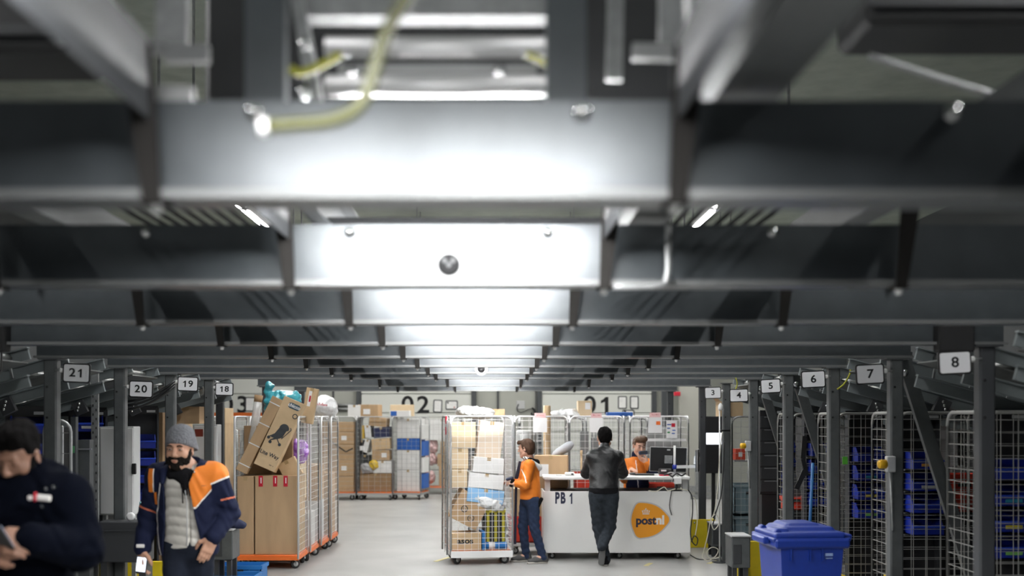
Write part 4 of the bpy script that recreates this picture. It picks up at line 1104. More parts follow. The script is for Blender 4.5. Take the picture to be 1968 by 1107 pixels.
digits('desk_number', 'PB 1', .20, M_navy, t, front(PX(1084, DY) - dx, -.403, PZ(958, DY)), bold=.045, sx=.58)
# logo
lc = (PX(1252, DY) - dx, PZ(1000, DY))
def hull(p):
    p = sorted(p); cr_ = lambda o, a, b: (a[0] - o[0]) * (b[1] - o[1]) - (a[1] - o[1]) * (b[0] - o[0])
    def half(q):
        h = []
        for v in q:
            while len(h) > 1 and cr_(h[-2], h[-1], v) <= 0: h.pop()
            h.append(v)
        return h[:-1]
    return half(p) + half(p[::-1])
def blob(g):
    V3 = [Vector((-.146, .158)), Vector((.160, .008)), Vector((-.146, -.158))]; cen = sum(V3, Vector((0, 0))) / 3; pts = []
    for i in range(3):
        a, b = V3[i], V3[(i + 1) % 3]; n = Vector((-(b - a).y, (b - a).x)).normalized()
        if n.dot((a + b) / 2 - cen) < 0: n = -n
        for k in range(13):
            q = k / 12; c = a.lerp(b, q) + n * .046 * math.sin(PI * q)
            pts += [(c.x + (.076 + g) * math.cos(u * PI / 16), c.y + (.076 + g) * math.sin(u * PI / 16)) for u in range(32)]
    return hull(pts)
lm = front(lc[0], -.401, lc[1])
L = MB().prism([tuple(p) for p in blob(.018)], .002, front(lc[0], -.4005, lc[1])).build('logo_border', mat('logo silver', (.55, .55, .56), .5), t)
MB().prism([tuple(p) for p in blob(0)], .002, front(lc[0], -.4022, lc[1])).build('logo_field', mat('logo orange', (.80, .32, .015), .5), L)
text('logo_word', 'post', .152, M_navy, L, front(lc[0] - .074, -.4045, lc[1] - .005), bold=.006, sx=1.0)
text('logo_word', 'nl', .160, M_paper, L, front(lc[0] + .115, -.4045, lc[1] + .0), bold=.007, sx=1.0)
cr = MB(); cm = front(lc[0] - .075, -.4042, lc[1] + .085)
cr.prism([(-.045, -.005), (.045, -.005), (.045, .004), (-.045, .004)], .002, cm)
for x, h_ in ((-.045, .035), (-.022, .045), (0, .05), (.022, .045), (.045, .035)):
    cr.prism(seg(x * .8, .008, x, h_, .009), .002, cm); cr.prism(arc(x, h_ + .004, .008, 0, 320, 8), .002, cm)
cr.prism(seg(0, .055, 0, .078, .006), .002, cm); cr.prism(seg(-.010, .069, .010, .069, .006), .002, cm)
cr.build('logo_crown', M_paper, L)
ZTOP = 1.1085
# things on the desk
def scr(x, y, z): return (x, y, z)
def monitor(label, loc, rz, w, h, ry=0, foot=0):
    t = thing('monitor', label, 'monitor', loc, rz, rot=(0, ry, rz))
    MB().box((0, 0, 0), (w, .035, h), bev=.008).build('housing', M_black, t)
    MB().box((0, .0185, 0), (w - .03, .002, h - .03)).build('screen', mat('screen', (.35, .45, .6), .3, emit=.5), t)
    MB().box((0, -.004, 0), (w + .008, .012, h + .008), bev=.004).build('bezel', M_lgrey, t)
    MB().box((0, -.024, h * .0), (.11, .014, .11), bev=.004).build('mount_plate', M_zincm, t)
    if foot: MB().box((0, .03, -h / 2 - foot / 2 + .04), (.05, .03, foot + .08)).box((0, .05, -h / 2 - foot + .006), (.2, .16, .012)).build('monitor_foot', M_black, t)
    MB().box((0, -.019, h * .4), (.045, .003, .018)).build('badge', M_lgrey, t)
    return t
Ym = 15.75
monitor('black monitor seen from behind in front of the clerk', (PX(1284, Ym), Ym, PZ(883, Ym)), R(3), .50, .33, R(2))
monitor('monitor turned edge-on at the right end of the desk', (PX(1341, Ym), Ym, PZ(885, Ym)), R(76), .36, .30, 0)
t = thing('monitor_stand', 'white monitor stand with two arms clamped on the desk', 'stand', (PX(1297, Ym - .14), Ym - .12, ZTOP))
MB().cyl((0, 0, 0), (0, 0, .40), .016, 12).build('column', M_white, t)
MB().bar((0, 0, .11), (.28, .02, .115), .035, .04).build('arm', M_white, t)
MB().bar((.28, .02, .13), (.30, .10, .24), .035, .05).build('arm', M_zincm, t)
MB().box((0, 0, .012), (.12, .1, .024), bev=.004).build('clamp', M_white, t)
MB().lathe([(.03, -.03), (.03, .03)], (.0, 0, .11), 14).build('joint', M_blue, t)
t = thing('label_printer', 'small black label printer under the monitor', 'printer', (PX(1278, 15.62), 15.60, ZTOP))
MB().box((0, 0, .045), (.17, .14, .09), bev=.012).build('body', M_black, t)
MB().box((-.03, -.072, .065), (.07, .004, .02)).build('paper_slot', M_paper, t)
o = MB().box((0, 0, .012), (.26, .12, .024), bev=.006).box((-.16, .02, .022), (.08, .1, .03), bev=.012).build('keyboard', M_black, loc=(PX(1238, 15.6), 15.58, ZTOP)); tag(o, 'black keyboard with a mouse on the desk before the clerk', 'keyboard')
o = MB().box((0, 0, .007), (.16, .1, .014)).build('red_folder', M_redl, loc=(PX(1280, 15.4), 15.44, ZTOP)); tag(o, 'flat red folder at the desk edge beneath the monitor', 'folder')
t = thing('card_reader', 'white card reader at the left end of the desk', 'reader', (PX(1095, 15.5), 15.5, ZTOP))
MB().box((0, 0, .022), (.13, .12, .044), bev=.012).build('body', M_white, t)
MB().box((.03, -.061, .022), (.03, .004, .02)).build('slot', M_black, t)
o = MB().box((0, 0, .008), (.08, .06, .016), bev=.004).build('small_box', M_white, loc=(PX(1081, 15.5) - .05, 15.5, ZTOP)); tag(o, 'tiny white box left of the card reader on the desk', 'box')
o = MB().cyl((0, 0, 0), (0, 0, .26), .013, 10).cyl((0, 0, .26), (0, 0, .33), .017, 10).build('paint_roller', M_card2, loc=(PX(1119, 15.7), 15.85, ZTOP)); tag(o, 'upright brown and white stick left of the leaning man', 'stick')
rnd = random.Random(4)
for j, (pts, m, r, lab) in enumerate((
    ([(1276, 913), (1284, 911), (1292, 916), (1300, 910), (1310, 914), (1318, 909)], M_black, .011, 'tangle of black computer cables on the desk under the monitors'),
    ([(1280, 912), (1290, 908), (1304, 915), (1296, 912), (1286, 914)], M_lgrey, .008, 'grey computer cable among the black ones on the desk'),
    ([(1290, 914), (1296, 924), (1301, 934), (1299, 941)], M_black, .011, 'black cables hanging over the desk edge to the cable shelf'),
    ([(1246, 943), (1262, 944), (1276, 936), (1284, 943), (1298, 940), (1316, 941), (1326, 944)], mat('cream cable', (.68, .66, .52), .5), .006, 'cream cable lying along the cable shelf of the desk'),
    ([(1291, 942), (1288, 960), (1287, 975), (1291, 990)], M_black, .006, 'thin black cable hanging down the front of the desk with a plug'),
    ([(1322, 941), (1330, 955), (1331, 985), (1327, 1020), (1330, 1040), (1338, 1048), (1341, 1036), (1334, 1030), (1329, 1042)], M_black, .008, 'black cable with a loop hanging off the right end of the desk'),
    ([(1326, 1066), (1340, 1074), (1360, 1076), (1380, 1075)], M_black, .008, 'black cable on the floor right of the desk'))):
    cable('cable', pts, 15.27, r, m, lab)
MB().box(tuple(P(1292, 994, 15.27)), (.022, .02, .06), (0, R(-12), 0), bev=.004).build('plug', M_black, bpy.data.objects['cable.009'] if 'cable.009' in bpy.data.objects else None)
o = MB().box((0, 0, 0), (.10, .05, .09), bev=.008).build('power_block', M_white, loc=tuple(P(1303, 924, 15.24))); tag(o, 'white power block hanging below the desk edge among the cables', 'adapter')
# ================================================================ people
def skin(n, c): return mat('skin ' + n, c, .55, noise=.06, scale=18)
M_hairb = mat('hair black', (.0035, .003, .003), .9, spec=.08, bump=.4, bscale=60, stretch=(1, 1, .3))
M_hairn = mat('hair brown', (.055, .028, .016), .7, spec=.25, bump=.4, bscale=60, stretch=(1, 1, .3))
M_beard = mat('beard', (.010, .0075, .0065), .9, spec=.1, bump=.6, bscale=120)
M_orj = mat('orange jacket', (.68, .18, .010), .7, bump=.15, bscale=16)
M_nvj = mat('navy jacket', (.007, .010, .030), .85, spec=.15, bump=.2, bscale=18)
M_pipe = mat('pale piping', (.75, .73, .70), .6)
M_jean = mat('blue jeans', (.018, .028, .058), .9, spec=.2, noise=.25, scale=22, bump=.2, bscale=24)
M_jeand = mat('dark grey trousers', (.022, .027, .034), .9, spec=.2, noise=.3, scale=20, bump=.2, bscale=24)
M_jeank = mat('dark navy jeans', (.010, .013, .022), .9, spec=.15, noise=.2, scale=20, bump=.2, bscale=24)
M_leath = mat('black leather jacket', (.008, .0085, .0095), .45, noise=.2, scale=14, bump=.25, bscale=30, spec=.4)
M_vest = mat('quilted vest', (.46, .44, .40), .55, bump=.1, bscale=30)
M_blk = mat('black cloth', (.006, .006, .007), .9, spec=.1, bump=.1)
M_shoe = mat('grey shoe', (.05, .05, .05), .7)
M_sole = mat('shoe sole', (.35, .33, .30), .7)
M_lipc = mat('lips', (.33, .12, .09), .5)
M_eyew = mat('eye white', (.42, .38, .35), .4)
M_eyed = mat('iris', (.02, .012, .008), .2)
def headT(pos, yaw=0, pitch=0, roll=0, sc=1.0):
    return Matrix.Translation(pos) @ Matrix.Rotation(R(yaw), 4, 'Z') @ Matrix.Rotation(R(pitch), 4, 'X') @ Matrix.Rotation(R(roll), 4, 'Y') @ Matrix.Scale(sc, 4)
def add_head(s, T):
    sc = T.to_scale()[0]; rm = T.to_quaternion().to_matrix()
    pt = lambda *v: T @ Vector(v)
    E = lambda c, r, k=.02, sub=False, e=None: s.ell(pt(*c), [q * sc for q in r], rm if e is None else rm @ Euler(e).to_matrix(), k=k, sub=sub)
    C = lambda a, b, r0, r1, k=.012, sub=False: s.cone(pt(*a), pt(*b), r0 * sc, r1 * sc, k, sub)
    E((0, .014, .034), (.074, .093, .080), .03)
    E((0, -.022, -.030), (.060, .066, .078), .03)
    E((0, -.052, -.090), (.034, .034, .026), .025)
    for q in (-1, 1):
        E((q * .042, -.048, -.028), (.022, .026, .026), .02)
        C((q * .052, .0, -.06), (q * .022, -.062, -.096), .020, .018, .02)
    C((-.036, -.080, .029), (.036, -.080, .029), .010, .010, .014)
    for q in (-1, 1): E((q * .031, -.096, .008), (.019, .018, .011), .010, True)
    for q in (-1, 1): E((q * .031, -.074, .007), (.017, .013, .012), .004)
    C((0, -.086, .014), (0, -.108, -.026), .009, .0125, .010)
    for q in (-1, 1): E((q * .011, -.098, -.031), (.009, .010, .008), .006)
    E((0, -.086, -.060), (.025, .011, .0075), .006)
    E((0, -.084, -.0695), (.021, .012, .0075), .006)
    for q in (-1, 1): E((q * .077, .014, -.004), (.009, .020, .033), .008, e=(0, 0, R(q * 20)))
    for q in (-1, 1): E((q * .084, .008, -.002), (.006, .010, .018), .005, True)
def eyes(par, T, closed=False):
    for q in (-1, 1):
        if closed: continue
        e = MB().lathe([(0, -.0098), (.0052, -.0080), (.0083, -.004), (.0092, 0), (.0083, .004), (.0052, .0080), (0, .0098)], (0, 0, 0), 14, 'y').build('eye', M_eyew, par)
        e.matrix_local = T @ Matrix.Translation((q * .031, -.0805, .007)) @ Matrix.Diagonal((1.25, 1, .62, 1))
        i = MB().lathe([(0, -.0106), (.0040, -.0098), (.0056, -.0085)], (0, 0, 0), 12, 'y').build('iris', M_eyed, e)
        b = MB().tube([(q * .014, -.0945, .028), (q * .032, -.0955, .033), (q * .048, -.085, .027)], [.003, .0042, .003], 6).build('eyebrow', M_beard, par)
        b.matrix_local = T
    l = SDF(.003).ell((0, -.0905, -.0605), (.017, .0085, .0038), k=.002).ell((0, -.089, -.0690), (.015, .009, .0045), k=.002).build('lips', M_lipc, par)
    l.matrix_local = T
def hair(par, T, m, kind='short', name='hair', res=.006):
    s = SDF(res)
    s.ell((0, .020, .042), (.081, .098, .086), k=.02)
    if kind == 'bob':
        s.ell((0, .045, -.015), (.080, .072, .085), k=.03); s.cone((-.05, -.07, .075), (.05, -.07, .08), .028, .028, .03)
    if kind == 'quiff':
        s.cone((-.045, -.055, .10), (.045, -.055, .105), .034, .038, .03); s.cone((.0, -.03, .115), (.03, -.085, .12), .03, .026, .03)
    if kind == 'short': s.ell((0, .055, -.01), (.070, .052, .070), k=.03)
    if kind == 'top': s.cone((-.04, -.03, .10), (.04, -.04, .105), .04, .04, .03); s.ell((0, .03, .09), (.075, .085, .06), k=.03)
    def clip(x, y, z):
        y = y + 0 * x + 0 * z; z = z + 0 * x + 0 * y
        fr = (-.066 - y)                       # in front of the hairline
        a = np.where(y < -.035, .058 - z, -1.)   # forehead line
        b = np.where((y >= -.035) & (y < .03), (.024 if kind != 'bob' else -.03) - z - (y + .035) * .35, -1.)
        c = np.where(y >= .03, -(.075 if kind != 'bob' else .085) - z, -1.)
        return np.maximum(np.maximum(a, b), c) * .7
    ph = 1.7
    o = s.build(name, m, par, warp=lambda x, y, z: .0030 * np.sin(95 * x + 40 * z + ph) * np.sin(70 * y + 50 * z) + .0018 * np.sin(170 * x + 90 * y), clip=clip)
    o.matrix_local = T; return o
def beard(par, T, m, res=.005):
    s = SDF(res)
    s.ell((0, -.025, -.050), (.0665, .0685, .074), k=.02).ell((0, -.053, -.100), (.038, .036, .030), k=.025)
    for q in (-1, 1): s.cone((q * .066, -.004, .0), (q * .052, -.03, -.07), .012, .022, .02)
    s.ell((0, -.105, -.0645), (.020, .022, .0080), k=.005, sub=True)
    def clip(x, y, z):
        ax_ = np.abs(x)
        top = np.where(ax_ < .046, -.047 + ax_ * .35, -.031 + (ax_ - .046) * 4.2)
        return np.maximum((z - top) * .8, (y - .02) * .8)
    o = s.build('beard', m, par, warp=lambda x, y, z: .002 * np.sin(160 * x + 80 * z) * np.sin(130 * z + 90 * y), clip=clip)
    o.matrix_local = T; return o
def add_hand(s, wrist, d, up, side, curl=40, sc=1.0, spread=.0, thumb_out=1.0, bend=None):
    """hand from wrist along d; up = back of the hand; thumb towards side (+1: d x up)"""
    w = Vector(wrist); d = Vector(d).normalized(); up = Vector(up); up = (up - d * up.dot(d)).normalized(); r = d.cross(up) * side
    m = Matrix((r, d, up)).transposed()
    s.cone(w - d * .03 * sc, w + d * .02 * sc, .027 * sc, .028 * sc, .02)
    s.rbox(w + d * .052 * sc, (.080 * sc, .088 * sc, .030 * sc), m, rad=.014 * sc, k=.02)
    L = (.070, .080, .075, .058)
    for i in range(4):
        off = (.029 - .0195 * i) * sc
        b = w + d * (.088 - (.006 if i == 3 else 0)) * sc + r * off
        c0 = R((curl if not isinstance(curl, (list, tuple)) else curl[i]) * .45); p = b; ang = c0; rr = (.0098 - .0006 * i) * sc
        pts = [b - d * .02 * sc]
        for k, f in enumerate((.45, .32, .23)):
            dr = d * math.cos(ang) - up * math.sin(ang)
            pts.append(p); p = p + dr * L[i] * f * sc; ang += R((curl if not isinstance(curl, (list, tuple)) else curl[i]) * (.62 if k == 0 else .5))
        pts.append(p)
        s.chain(pts, [rr, rr, rr * .95, rr * .88, rr * .78], .006)
    t0 = w + d * .022 * sc + r * .030 * sc
    t1 = t0 + (d * .55 + r * .75 * thumb_out - up * .35).normalized() * .042 * sc
    t2 = t1 + (d * .85 + r * .15 * thumb_out - up * .45).normalized() * .030 * sc
    t3 = t2 + (d * .9 - r * .1 - up * .45).normalized() * .024 * sc
    s.chain([t0 - d * .01 * sc, t1, t2, t3], [.016 * sc, .0125 * sc, .0105 * sc, .0085 * sc], .012)
def shoe(par, heel, toe, m=None, h=.085, w=.044, sole=None, up=(0, 0, 1), res=.007):
    a, b = Vector(heel), Vector(toe); d = (b - a).normalized(); u = Vector(up); u = (u - d * u.dot(d)).normalized()
    s = SDF(res)
    s.cone(a + u * .04, a + u * (h + .02), .040, .040, .02); s.cone(a + u * .042, a.lerp(b, .5) + u * .045, w * .95, w, .03)
    s.cone(a.lerp(b, .5) + u * .043, b - d * .05 + u * .036, w, w * .82, .03, flat=(u.x, u.y, u.z, .85))
    c = lambda x, y, z: -((x - a.x) * u.x + (y - a.y) * u.y + (z - a.z) * u.z - .018)
    o = s.build('shoe', m or M_shoe, par, clip=c)
    s2 = SDF(res)
    s2.cone(a + u * .012, a.lerp(b, .45) + u * .012, w * .92, w * .86, .02); s2.cone(a.lerp(b, .45) + u * .012, b - d * .045 + u * .012, w * .9, w * .92, .02)
    s2.build('sole', sole or M_sole, o, clip=lambda x, y, z: np.maximum(-((x - a.x) * u.x + (y - a.y) * u.y + (z - a.z) * u.z), ((x - a.x) * u.x + (y - a.y) * u.y + (z - a.z) * u.z) - .026))
    lc_ = MB()
    for q in (.42, .52, .62):
        p = a.lerp(b, q) + u * (.085 + (.42 - q) * .12); sd = d.cross(u) * .024
        lc_.tube([p - sd, p + u * .004, p + sd], .0028, 5)
    lc_.build('lace', M_pipe if m is None else M_grey, o)
    return o
def body(par, J, T, sk, res, hands, yaw=0.0):
    s = SDF(res); add_head(s, T)
    rm = Matrix.Rotation(R(yaw), 3, 'Z')
    s.cone(T @ Vector((0, .022, -.07)), J['nek'], .054, .058, .03)
    s.ell(J['che'], (.145, .10, .17), rm, k=.05); s.ell(J['pel'], (.135, .09, .12), rm, k=.05)
    s.cone(J['che'], J['pel'], .10, .10, .05)
    s.cone(J['nek'], J['che'], .06, .09, .05)
    for q in 'AB':
        s.cone(J['nek'] - Vector((0, 0, .05)), J['sh' + q], .05, .05, .04)
        s.chain([J['sh' + q], J['el' + q], J['wr' + q]], [.046, .037, .026], .03)
        s.chain([J['hi' + q], J['kn' + q], J['an' + q]], [.075, .050, .036], .03)
        s.cone(J['an' + q], J['an' + q].lerp(J['to' + q], .6), .034, .028, .02)
    for h in hands: add_hand(s, **h)
    return s.build('body', sk, par)
def trousers(par, J, m, res, waist, yaw=0, rs=(.095, .068, .056), hipr=(.165, .12, .12), amp=.004, name='trousers'):
    s = SDF(res); rm = Matrix.Rotation(R(yaw), 3, 'Z')
    s.ell(J['pel'], hipr, rm, k=.05)
    for q in 'AB':
        s.chain([J['hi' + q], J['kn' + q], J['an' + q] - (J['kn' + q] - J['an' + q]).normalized() * .025], rs, .05)
    k = [J['knA'].z, J['knB'].z]
    warp = lambda x, y, z: amp * np.sin(75 * z + 20 * x + 9 * np.sin(11 * x)) * np.exp(-((z - k[0]) / .16) ** 2) + amp * np.sin(70 * z - 25 * x + 14 * y) * (.4 + .6 * np.exp(-((z - .12) / .12) ** 2))
    return s.build(name, m, par, warp=warp, clip=lambda x, y, z: z - waist + 0 * x + 0 * y)
def jacket(par, J, m, res, hem, yaw=0, che=(.19, .14, .20), wai=(.18, .135, .2), arm=(.078, .062, .050), pick=None, clip=None, amp=.004, name='jacket', collar=.062, sub=None, armstop=.0):
    s = SDF(res); rm = Matrix.Rotation(R(yaw), 3, 'Z')
    s.ell(J['che'], che, rm, k=.06); mid = J['che'].lerp(J['pel'], .5)
    s.ell(mid, wai, rm, k=.06); s.ell(J['pel'], (wai[0] * 1.0, wai[1], .19), rm, k=.06)
    for q in 'AB':
        s.cone(J['nek'] - Vector((0, 0, .045)), J['sh' + q], .062, arm[0] * .92, .05)
        w = J['wr' + q] + (J['el' + q] - J['wr' + q]).normalized() * armstop
        s.chain([J['sh' + q], J['el' + q], w], arm, .04)
    if collar: s.cone(J['nek'] - Vector((0, 0, .04)), J['nek'] + Vector((0, 0, .035)), collar + .012, collar, .03)
    if sub: sub(s)
    el = [J['elA'], J['elB']]
    def warp(x, y, z):
        v = amp * .7 * np.sin(55 * z + 28 * x + 3 * np.sin(25 * x + 20 * y)) * np.sin(18 * x + 12 * y + 9 * z)
        for e in el:
            v = v + amp * np.sin(95 * z + 40 * x - 30 * y) * np.exp(-(((x - e.x) ** 2 + (y - e.y) ** 2 + (z - e.z) ** 2) / .012))
        return v
    def cl(x, y, z):
        a = hem - z + 0 * x + 0 * y
        return a if clip is None else np.maximum(a, clip(x, y, z))
    return s.build(name, m, par, warp=warp, pick=pick, clip=cl)
def jt(X0, Y0, d):
    return {k: Vector(((v[0] - VX) * (Y0 + v[2]) / F - X0, v[2], CH + (VY - v[1]) * (Y0 + v[2]) / F)) for k, v in d.items()}

# ---------------- man with the grey beanie
Y0 = 7.4; X0 = PX(360, Y0)
t = thing('person', 'man in grey beanie, orange and navy jacket and pale quilted vest, phone in hand', 'person', (X0, Y0, 0))
J = jt(X0, Y0, dict(nek=(354, 900, .0), che=(358, 935, .02), pel=(362, 1045, .03), shA=(306, 915, .03), elA=(287, 990, .05), wrA=(273, 1058, -.04),
    shB=(412, 914, .02), elB=(440, 985, .08), wrB=(408, 1036, -.07), hiA=(340, 1055, .03), hiB=(384, 1055, .03), knA=(337, 1190, -.10), knB=(388, 1185, .06), anA=(335, 1335, .02), anB=(392, 1320, .22), toA=(330, 1358, -.14), toB=(394, 1358, .1)))
J['anA'].z = .09; J['anB'].z = .12; J['toA'].z = .03; J['toB'].z = .03
sk = skin('warm', (.46, .25, .165))
T = headT(P(345, 864, Y0 - .03) - Vector((X0, Y0, 0)), -3, 3, 2, 1.04)
pw = J['wrA']
body(t, J, T, sk, .006, [dict(wrist=pw, d=(.02, -.12, -1), up=(-.75, -.65, 0), side=-1, curl=(30, 48, 52, 55)), dict(wrist=J['wrB'], d=(-.35, -.25, -.9), up=(.3, -.9, 0), side=1, curl=25)])
eyes(t, T); beard(t, T, M_beard)
s = SDF(.005)
s.ell((0, .016, .055), (.086, .104, .088), k=.02)
s.ell((0, .035, .10), (.066, .075, .052), k=.04)
s.cone((-.03, .045, .0), (.03, .045, .0), .07, .07, .03)
o = s.build('beanie', mat('grey beanie', (.16, .165, .18), .9, noise=.2, scale=90, bump=.5, bscale=90), t, warp=lambda x, y, z: .002 * np.sin(180 * np.arctan2(x, y + .02) * .25), clip=lambda x, y, z: (.042 - z - (y + .08) * .33 + 0 * x) * .9); o.matrix_local = T
zz_ = lambda py: CH + (VY - py) * Y0 / F
xx_ = lambda px: (px - 360) * Y0 / F
# vest
s = SDF(.006); s.ell(J['che'] + Vector((0, 0, .0)), (.165, .128, .175), k=.05); s.ell(J['che'].lerp(J['pel'], .5), (.170, .128, .2), k=.05); s.ell(J['pel'], (.168, .125, .16), k=.05)
hemv = zz_(1051)
def vwarp(x, y, z):
    zz = z + .05 * np.abs(x - .01) + .012 * np.sin(20 * x)
    return -.007 * np.abs(np.sin(PI * zz / .060)) + .004 + .0007 * np.sin(90 * z + 60 * x) * np.sin(70 * x) + .010 * np.exp(-((x - .038) / .006) ** 2) * (y < 0)
vest = s.build('vest', M_vest, t, warp=vwarp, clip=lambda x, y, z: hemv - z + .06 * x + 0 * y)
MB().tube([(.030, -.125, zz_(1045)), (.034, -.131, zz_(1000)), (.032, -.131, zz_(960)), (.02, -.128, zz_(940))], .004, 6).build('zip', M_lgrey, vest)
# hood and black inner jumper
s = SDF(.006)
nk = J['nek']
for k in range(10):
    a0, a1 = 2 * PI * k / 10, 2 * PI * (k + 1) / 10
    f = lambda a: nk + Vector((.092 * math.sin(a), -.082 * math.cos(a) + .012, -.006 - .048 * math.cos(a)))
    s.cone(f(a0), f(a1), .036, .036, .02)
s.cone(nk + Vector((0, -.065, -.02)), nk + Vector((.045, -.125, -.16)), .046, .012, .03, flat=(0, 1, 0, .6))
hood = s.build('hood', M_blk, t)
MB().tube([nk + Vector((.05, -.115, -.03)), nk + Vector((.062, -.14, -.10)), nk + Vector((.075, -.14, -.17))], .004, 6).tube([nk + Vector((.02, -.125, -.10)), nk + Vector((.028, -.142, -.18)), nk + Vector((.03, -.142, -.215))], .004, 6).build('drawstring', M_blk, hood)
# open jacket
def opening(x, y, z):
    xl = np.interp(z, [zz_(1060), zz_(1000), zz_(940), zz_(905), zz_(880)], [xx_(318), xx_(324), xx_(323), xx_(318), xx_(318)])
    xr = np.interp(z, [zz_(1060), zz_(1030), zz_(980), zz_(930), zz_(890)], [xx_(396), xx_(391), xx_(381), xx_(372), xx_(384)])
    d = np.minimum(x - xl, xr - x)
    return np.where(y < .02, d, -1.) + 0 * z
def pk(x, y, z):
    o = np.zeros_like(x, int)
    b1_ = zz_(975) + (x - xx_(375)) * -.0 + np.maximum(0, x - xx_(385)) * 1.3
    reg = (x > xx_(371)) & (x < xx_(411)) & (y < .0) & (z > b1_ - .0) & (z < zz_(898) + (x - xx_(380)) * .3)
    b2_ = zz_(931) + (x - xx_(410)) * .45
    reg2 = (x >= xx_(410)) & (z > b2_)
    reg2 |= (x > xx_(388)) & (z > zz_(897) - 0 * x) & (x >= xx_(398))
    reg3 = (x > xx_(289)) & (x < xx_(301)) & (z > zz_(945)) & (z < zz_(900)) & (y < .02)
    reg3 |= (x > xx_(301)) & (x < xx_(307)) & (z > zz_(968)) & (z < zz_(945)) & (y < .02)
    o[reg | reg2 | reg3] = 1
    p = reg & (z < b1_ + .011)
    p |= reg2 & (z < b2_ + .011) & (x >= xx_(410))
    p |= reg3 & (x > xx_(299)) & (z > zz_(945))
    p |= (np.abs(x - (xx_(312) + .02 * np.sin(9 * z))) < .0045) & (y < 0) & (z < zz_(905)) & (z > zz_(1065))
    o[p] = 2
    st = ((x > xx_(425)) & (np.abs(z - (zz_(960) + (x - xx_(430)) * .22)) < .006)) | ((x < xx_(305)) & (x > xx_(262)) & (np.abs(z - (zz_(975) - (x - xx_(275)) * .35)) < .006) & (y < .1))
    o[st] = 3
    return o
jk = jacket(t, J, [M_nvj, M_orj, M_pipe, mat('coral piping', (.55, .14, .07), .6)], .004, zz_(1066), che=(.205, .150, .2), wai=(.20, .150, .21), arm=(.084, .070, .054), clip=opening, pick=pk, amp=.005, collar=0, armstop=.015)
# collar flap at the right and pocket slit
s = SDF(.006); s.chain([J['nek'] + Vector(v) for v in ((-.110, -.105, -.085), (-.120, -.05, -.02), (-.08, .06, .02), (.0, .085, .03), (.09, .06, .02), (.125, -.02, .0), (.128, -.06, -.02))], [.016, .028, .034, .036, .034, .028, .018], .02)
s.build('collar', M_nvj, jk)
for px, py in ((386, 905),): MB().lathe([(.006, -.004), (.007, 0)], (xx_(px), J['nek'].y - .163, zz_(py)), 8, 'y').build('snap', M_bolt, jk)
cf = (J['wrA'] + Vector((0.006, -.0, .035)))
MB().box(cf + Vector((0, -.056, 0)), (.052, .012, .022), bev=.004).build('cuff_band', M_pipe, jk)
scribble('chest_mark', M_navy, jk, front(xx_(402), J['che'].y - .158, zz_(931), R(12)), .026, .008, 4, 3)
trousers(t, J, M_jeank, .008, J['pel'].z + .08)
for q in 'AB': shoe(t, (J['an' + q].x, J['an' + q].y + .05, 0), (J['to' + q].x, J['to' + q].y - .05, 0), M_blk)
ph = P(272, 1086, Y0 - .075)
t = thing('smartphone', 'smartphone with glowing white screen in the hand of the man with the beanie', 'phone', ph, rot=(R(-4), R(6), R(-6)))
MB().box((0, 0, 0), (.070, .010, .112), bev=.006).build('case', M_black, t)
MB().box((0, -.0056, .004), (.060, .002, .090)).build('screen', mat('phone glow', (.85, .9, 1), .4, emit=1.3), t)

# ---------------- man in the dark coat at the left edge
Y0 = 4.8; X0 = PX(60, Y0)
t = thing('person', 'black-haired man in dark coat with white chest badge looking down at his phone', 'person', (X0, Y0, 0))
J = jt(X0, Y0, dict(nek=(54, 918, .03), che=(45, 985, .03), pel=(40, 1190, .06), shA=(-48, 955, .08), elA=(-70, 1085, -.02), wrA=(-12, 1050, -.27),
    shB=(128, 958, -.02), elB=(158, 1055, -.06), wrB=(62, 1036, -.27), hiA=(8, 1220, .06), hiB=(75, 1220, .06), knA=(2, 1430, 0), knB=(80, 1430, .02), anA=(0, 1640, .08), anB=(85, 1640, .1), toA=(-20, 1670, -.1), toB=(80, 1670, -.06)))
for q in 'AB': J['an' + q].z = .09; J['to' + q].z = .03
sk2 = skin('tan', (.22, .115, .075))
T = headT(P(35, 878, Y0 - .03) - Vector((X0, Y0, 0)), -10, 25, 0, 1.02)
body(t, J, T, sk2, .006, [dict(wrist=J['wrB'], d=(-.8, -.35, .12), up=(.25, -.75, .5), side=-1, curl=(60, 66, 70, 74), sc=1.08), dict(wrist=J['wrA'], d=(.75, -.45, .1), up=(-.25, -.75, .45), side=1, curl=55, sc=1.08)], yaw=-15)
eyes(t, T, True); hair(t, T, M_hairb, 'top'); beard(t, T, M_hairb)
M_coat = mat('dark coat', (.0018, .0025, .0055), .95, spec=.04, bump=.2, bscale=14)
jk = jacket(t, J, M_coat, .009, .92, yaw=-15, che=(.235, .17, .22), wai=(.23, .17, .25), arm=(.105, .088, .066), amp=.006, collar=.085, sub=lambda s: s.cone(J['nek'] + Vector((-.06, .085, .0)), J['nek'] + Vector((.08, .075, -.01)), .075, .075, .04))
bp = P(84, 957, Y0 - .21) - Vector((X0, Y0, 0))
bd = MB().box(bp, (.062, .012, .024), (0, R(4), R(-8)), bev=.004).build('chest_badge', M_pipe, jk)
MB().box(bp + Vector((-.034, .0, .004)), (.010, .012, .036), (0, R(4), R(-8)), bev=.003).build('red_tab', M_redl, bd)
MB().box(bp + Vector((-.055, .004, .0)), (.018, .012, .018), bev=.003).build('white_tab', M_pipe, bd)
for px, py in ((88, 940), (102, 936), (81, 973)): MB().box(P(px, py, Y0 - .20) - Vector((X0, Y0, 0)), (.009, .006, .014), (0, R(-30), 0)).build('pin', M_bolt, jk)
trousers(t, J, M_blk, .01, J['pel'].z + .08)
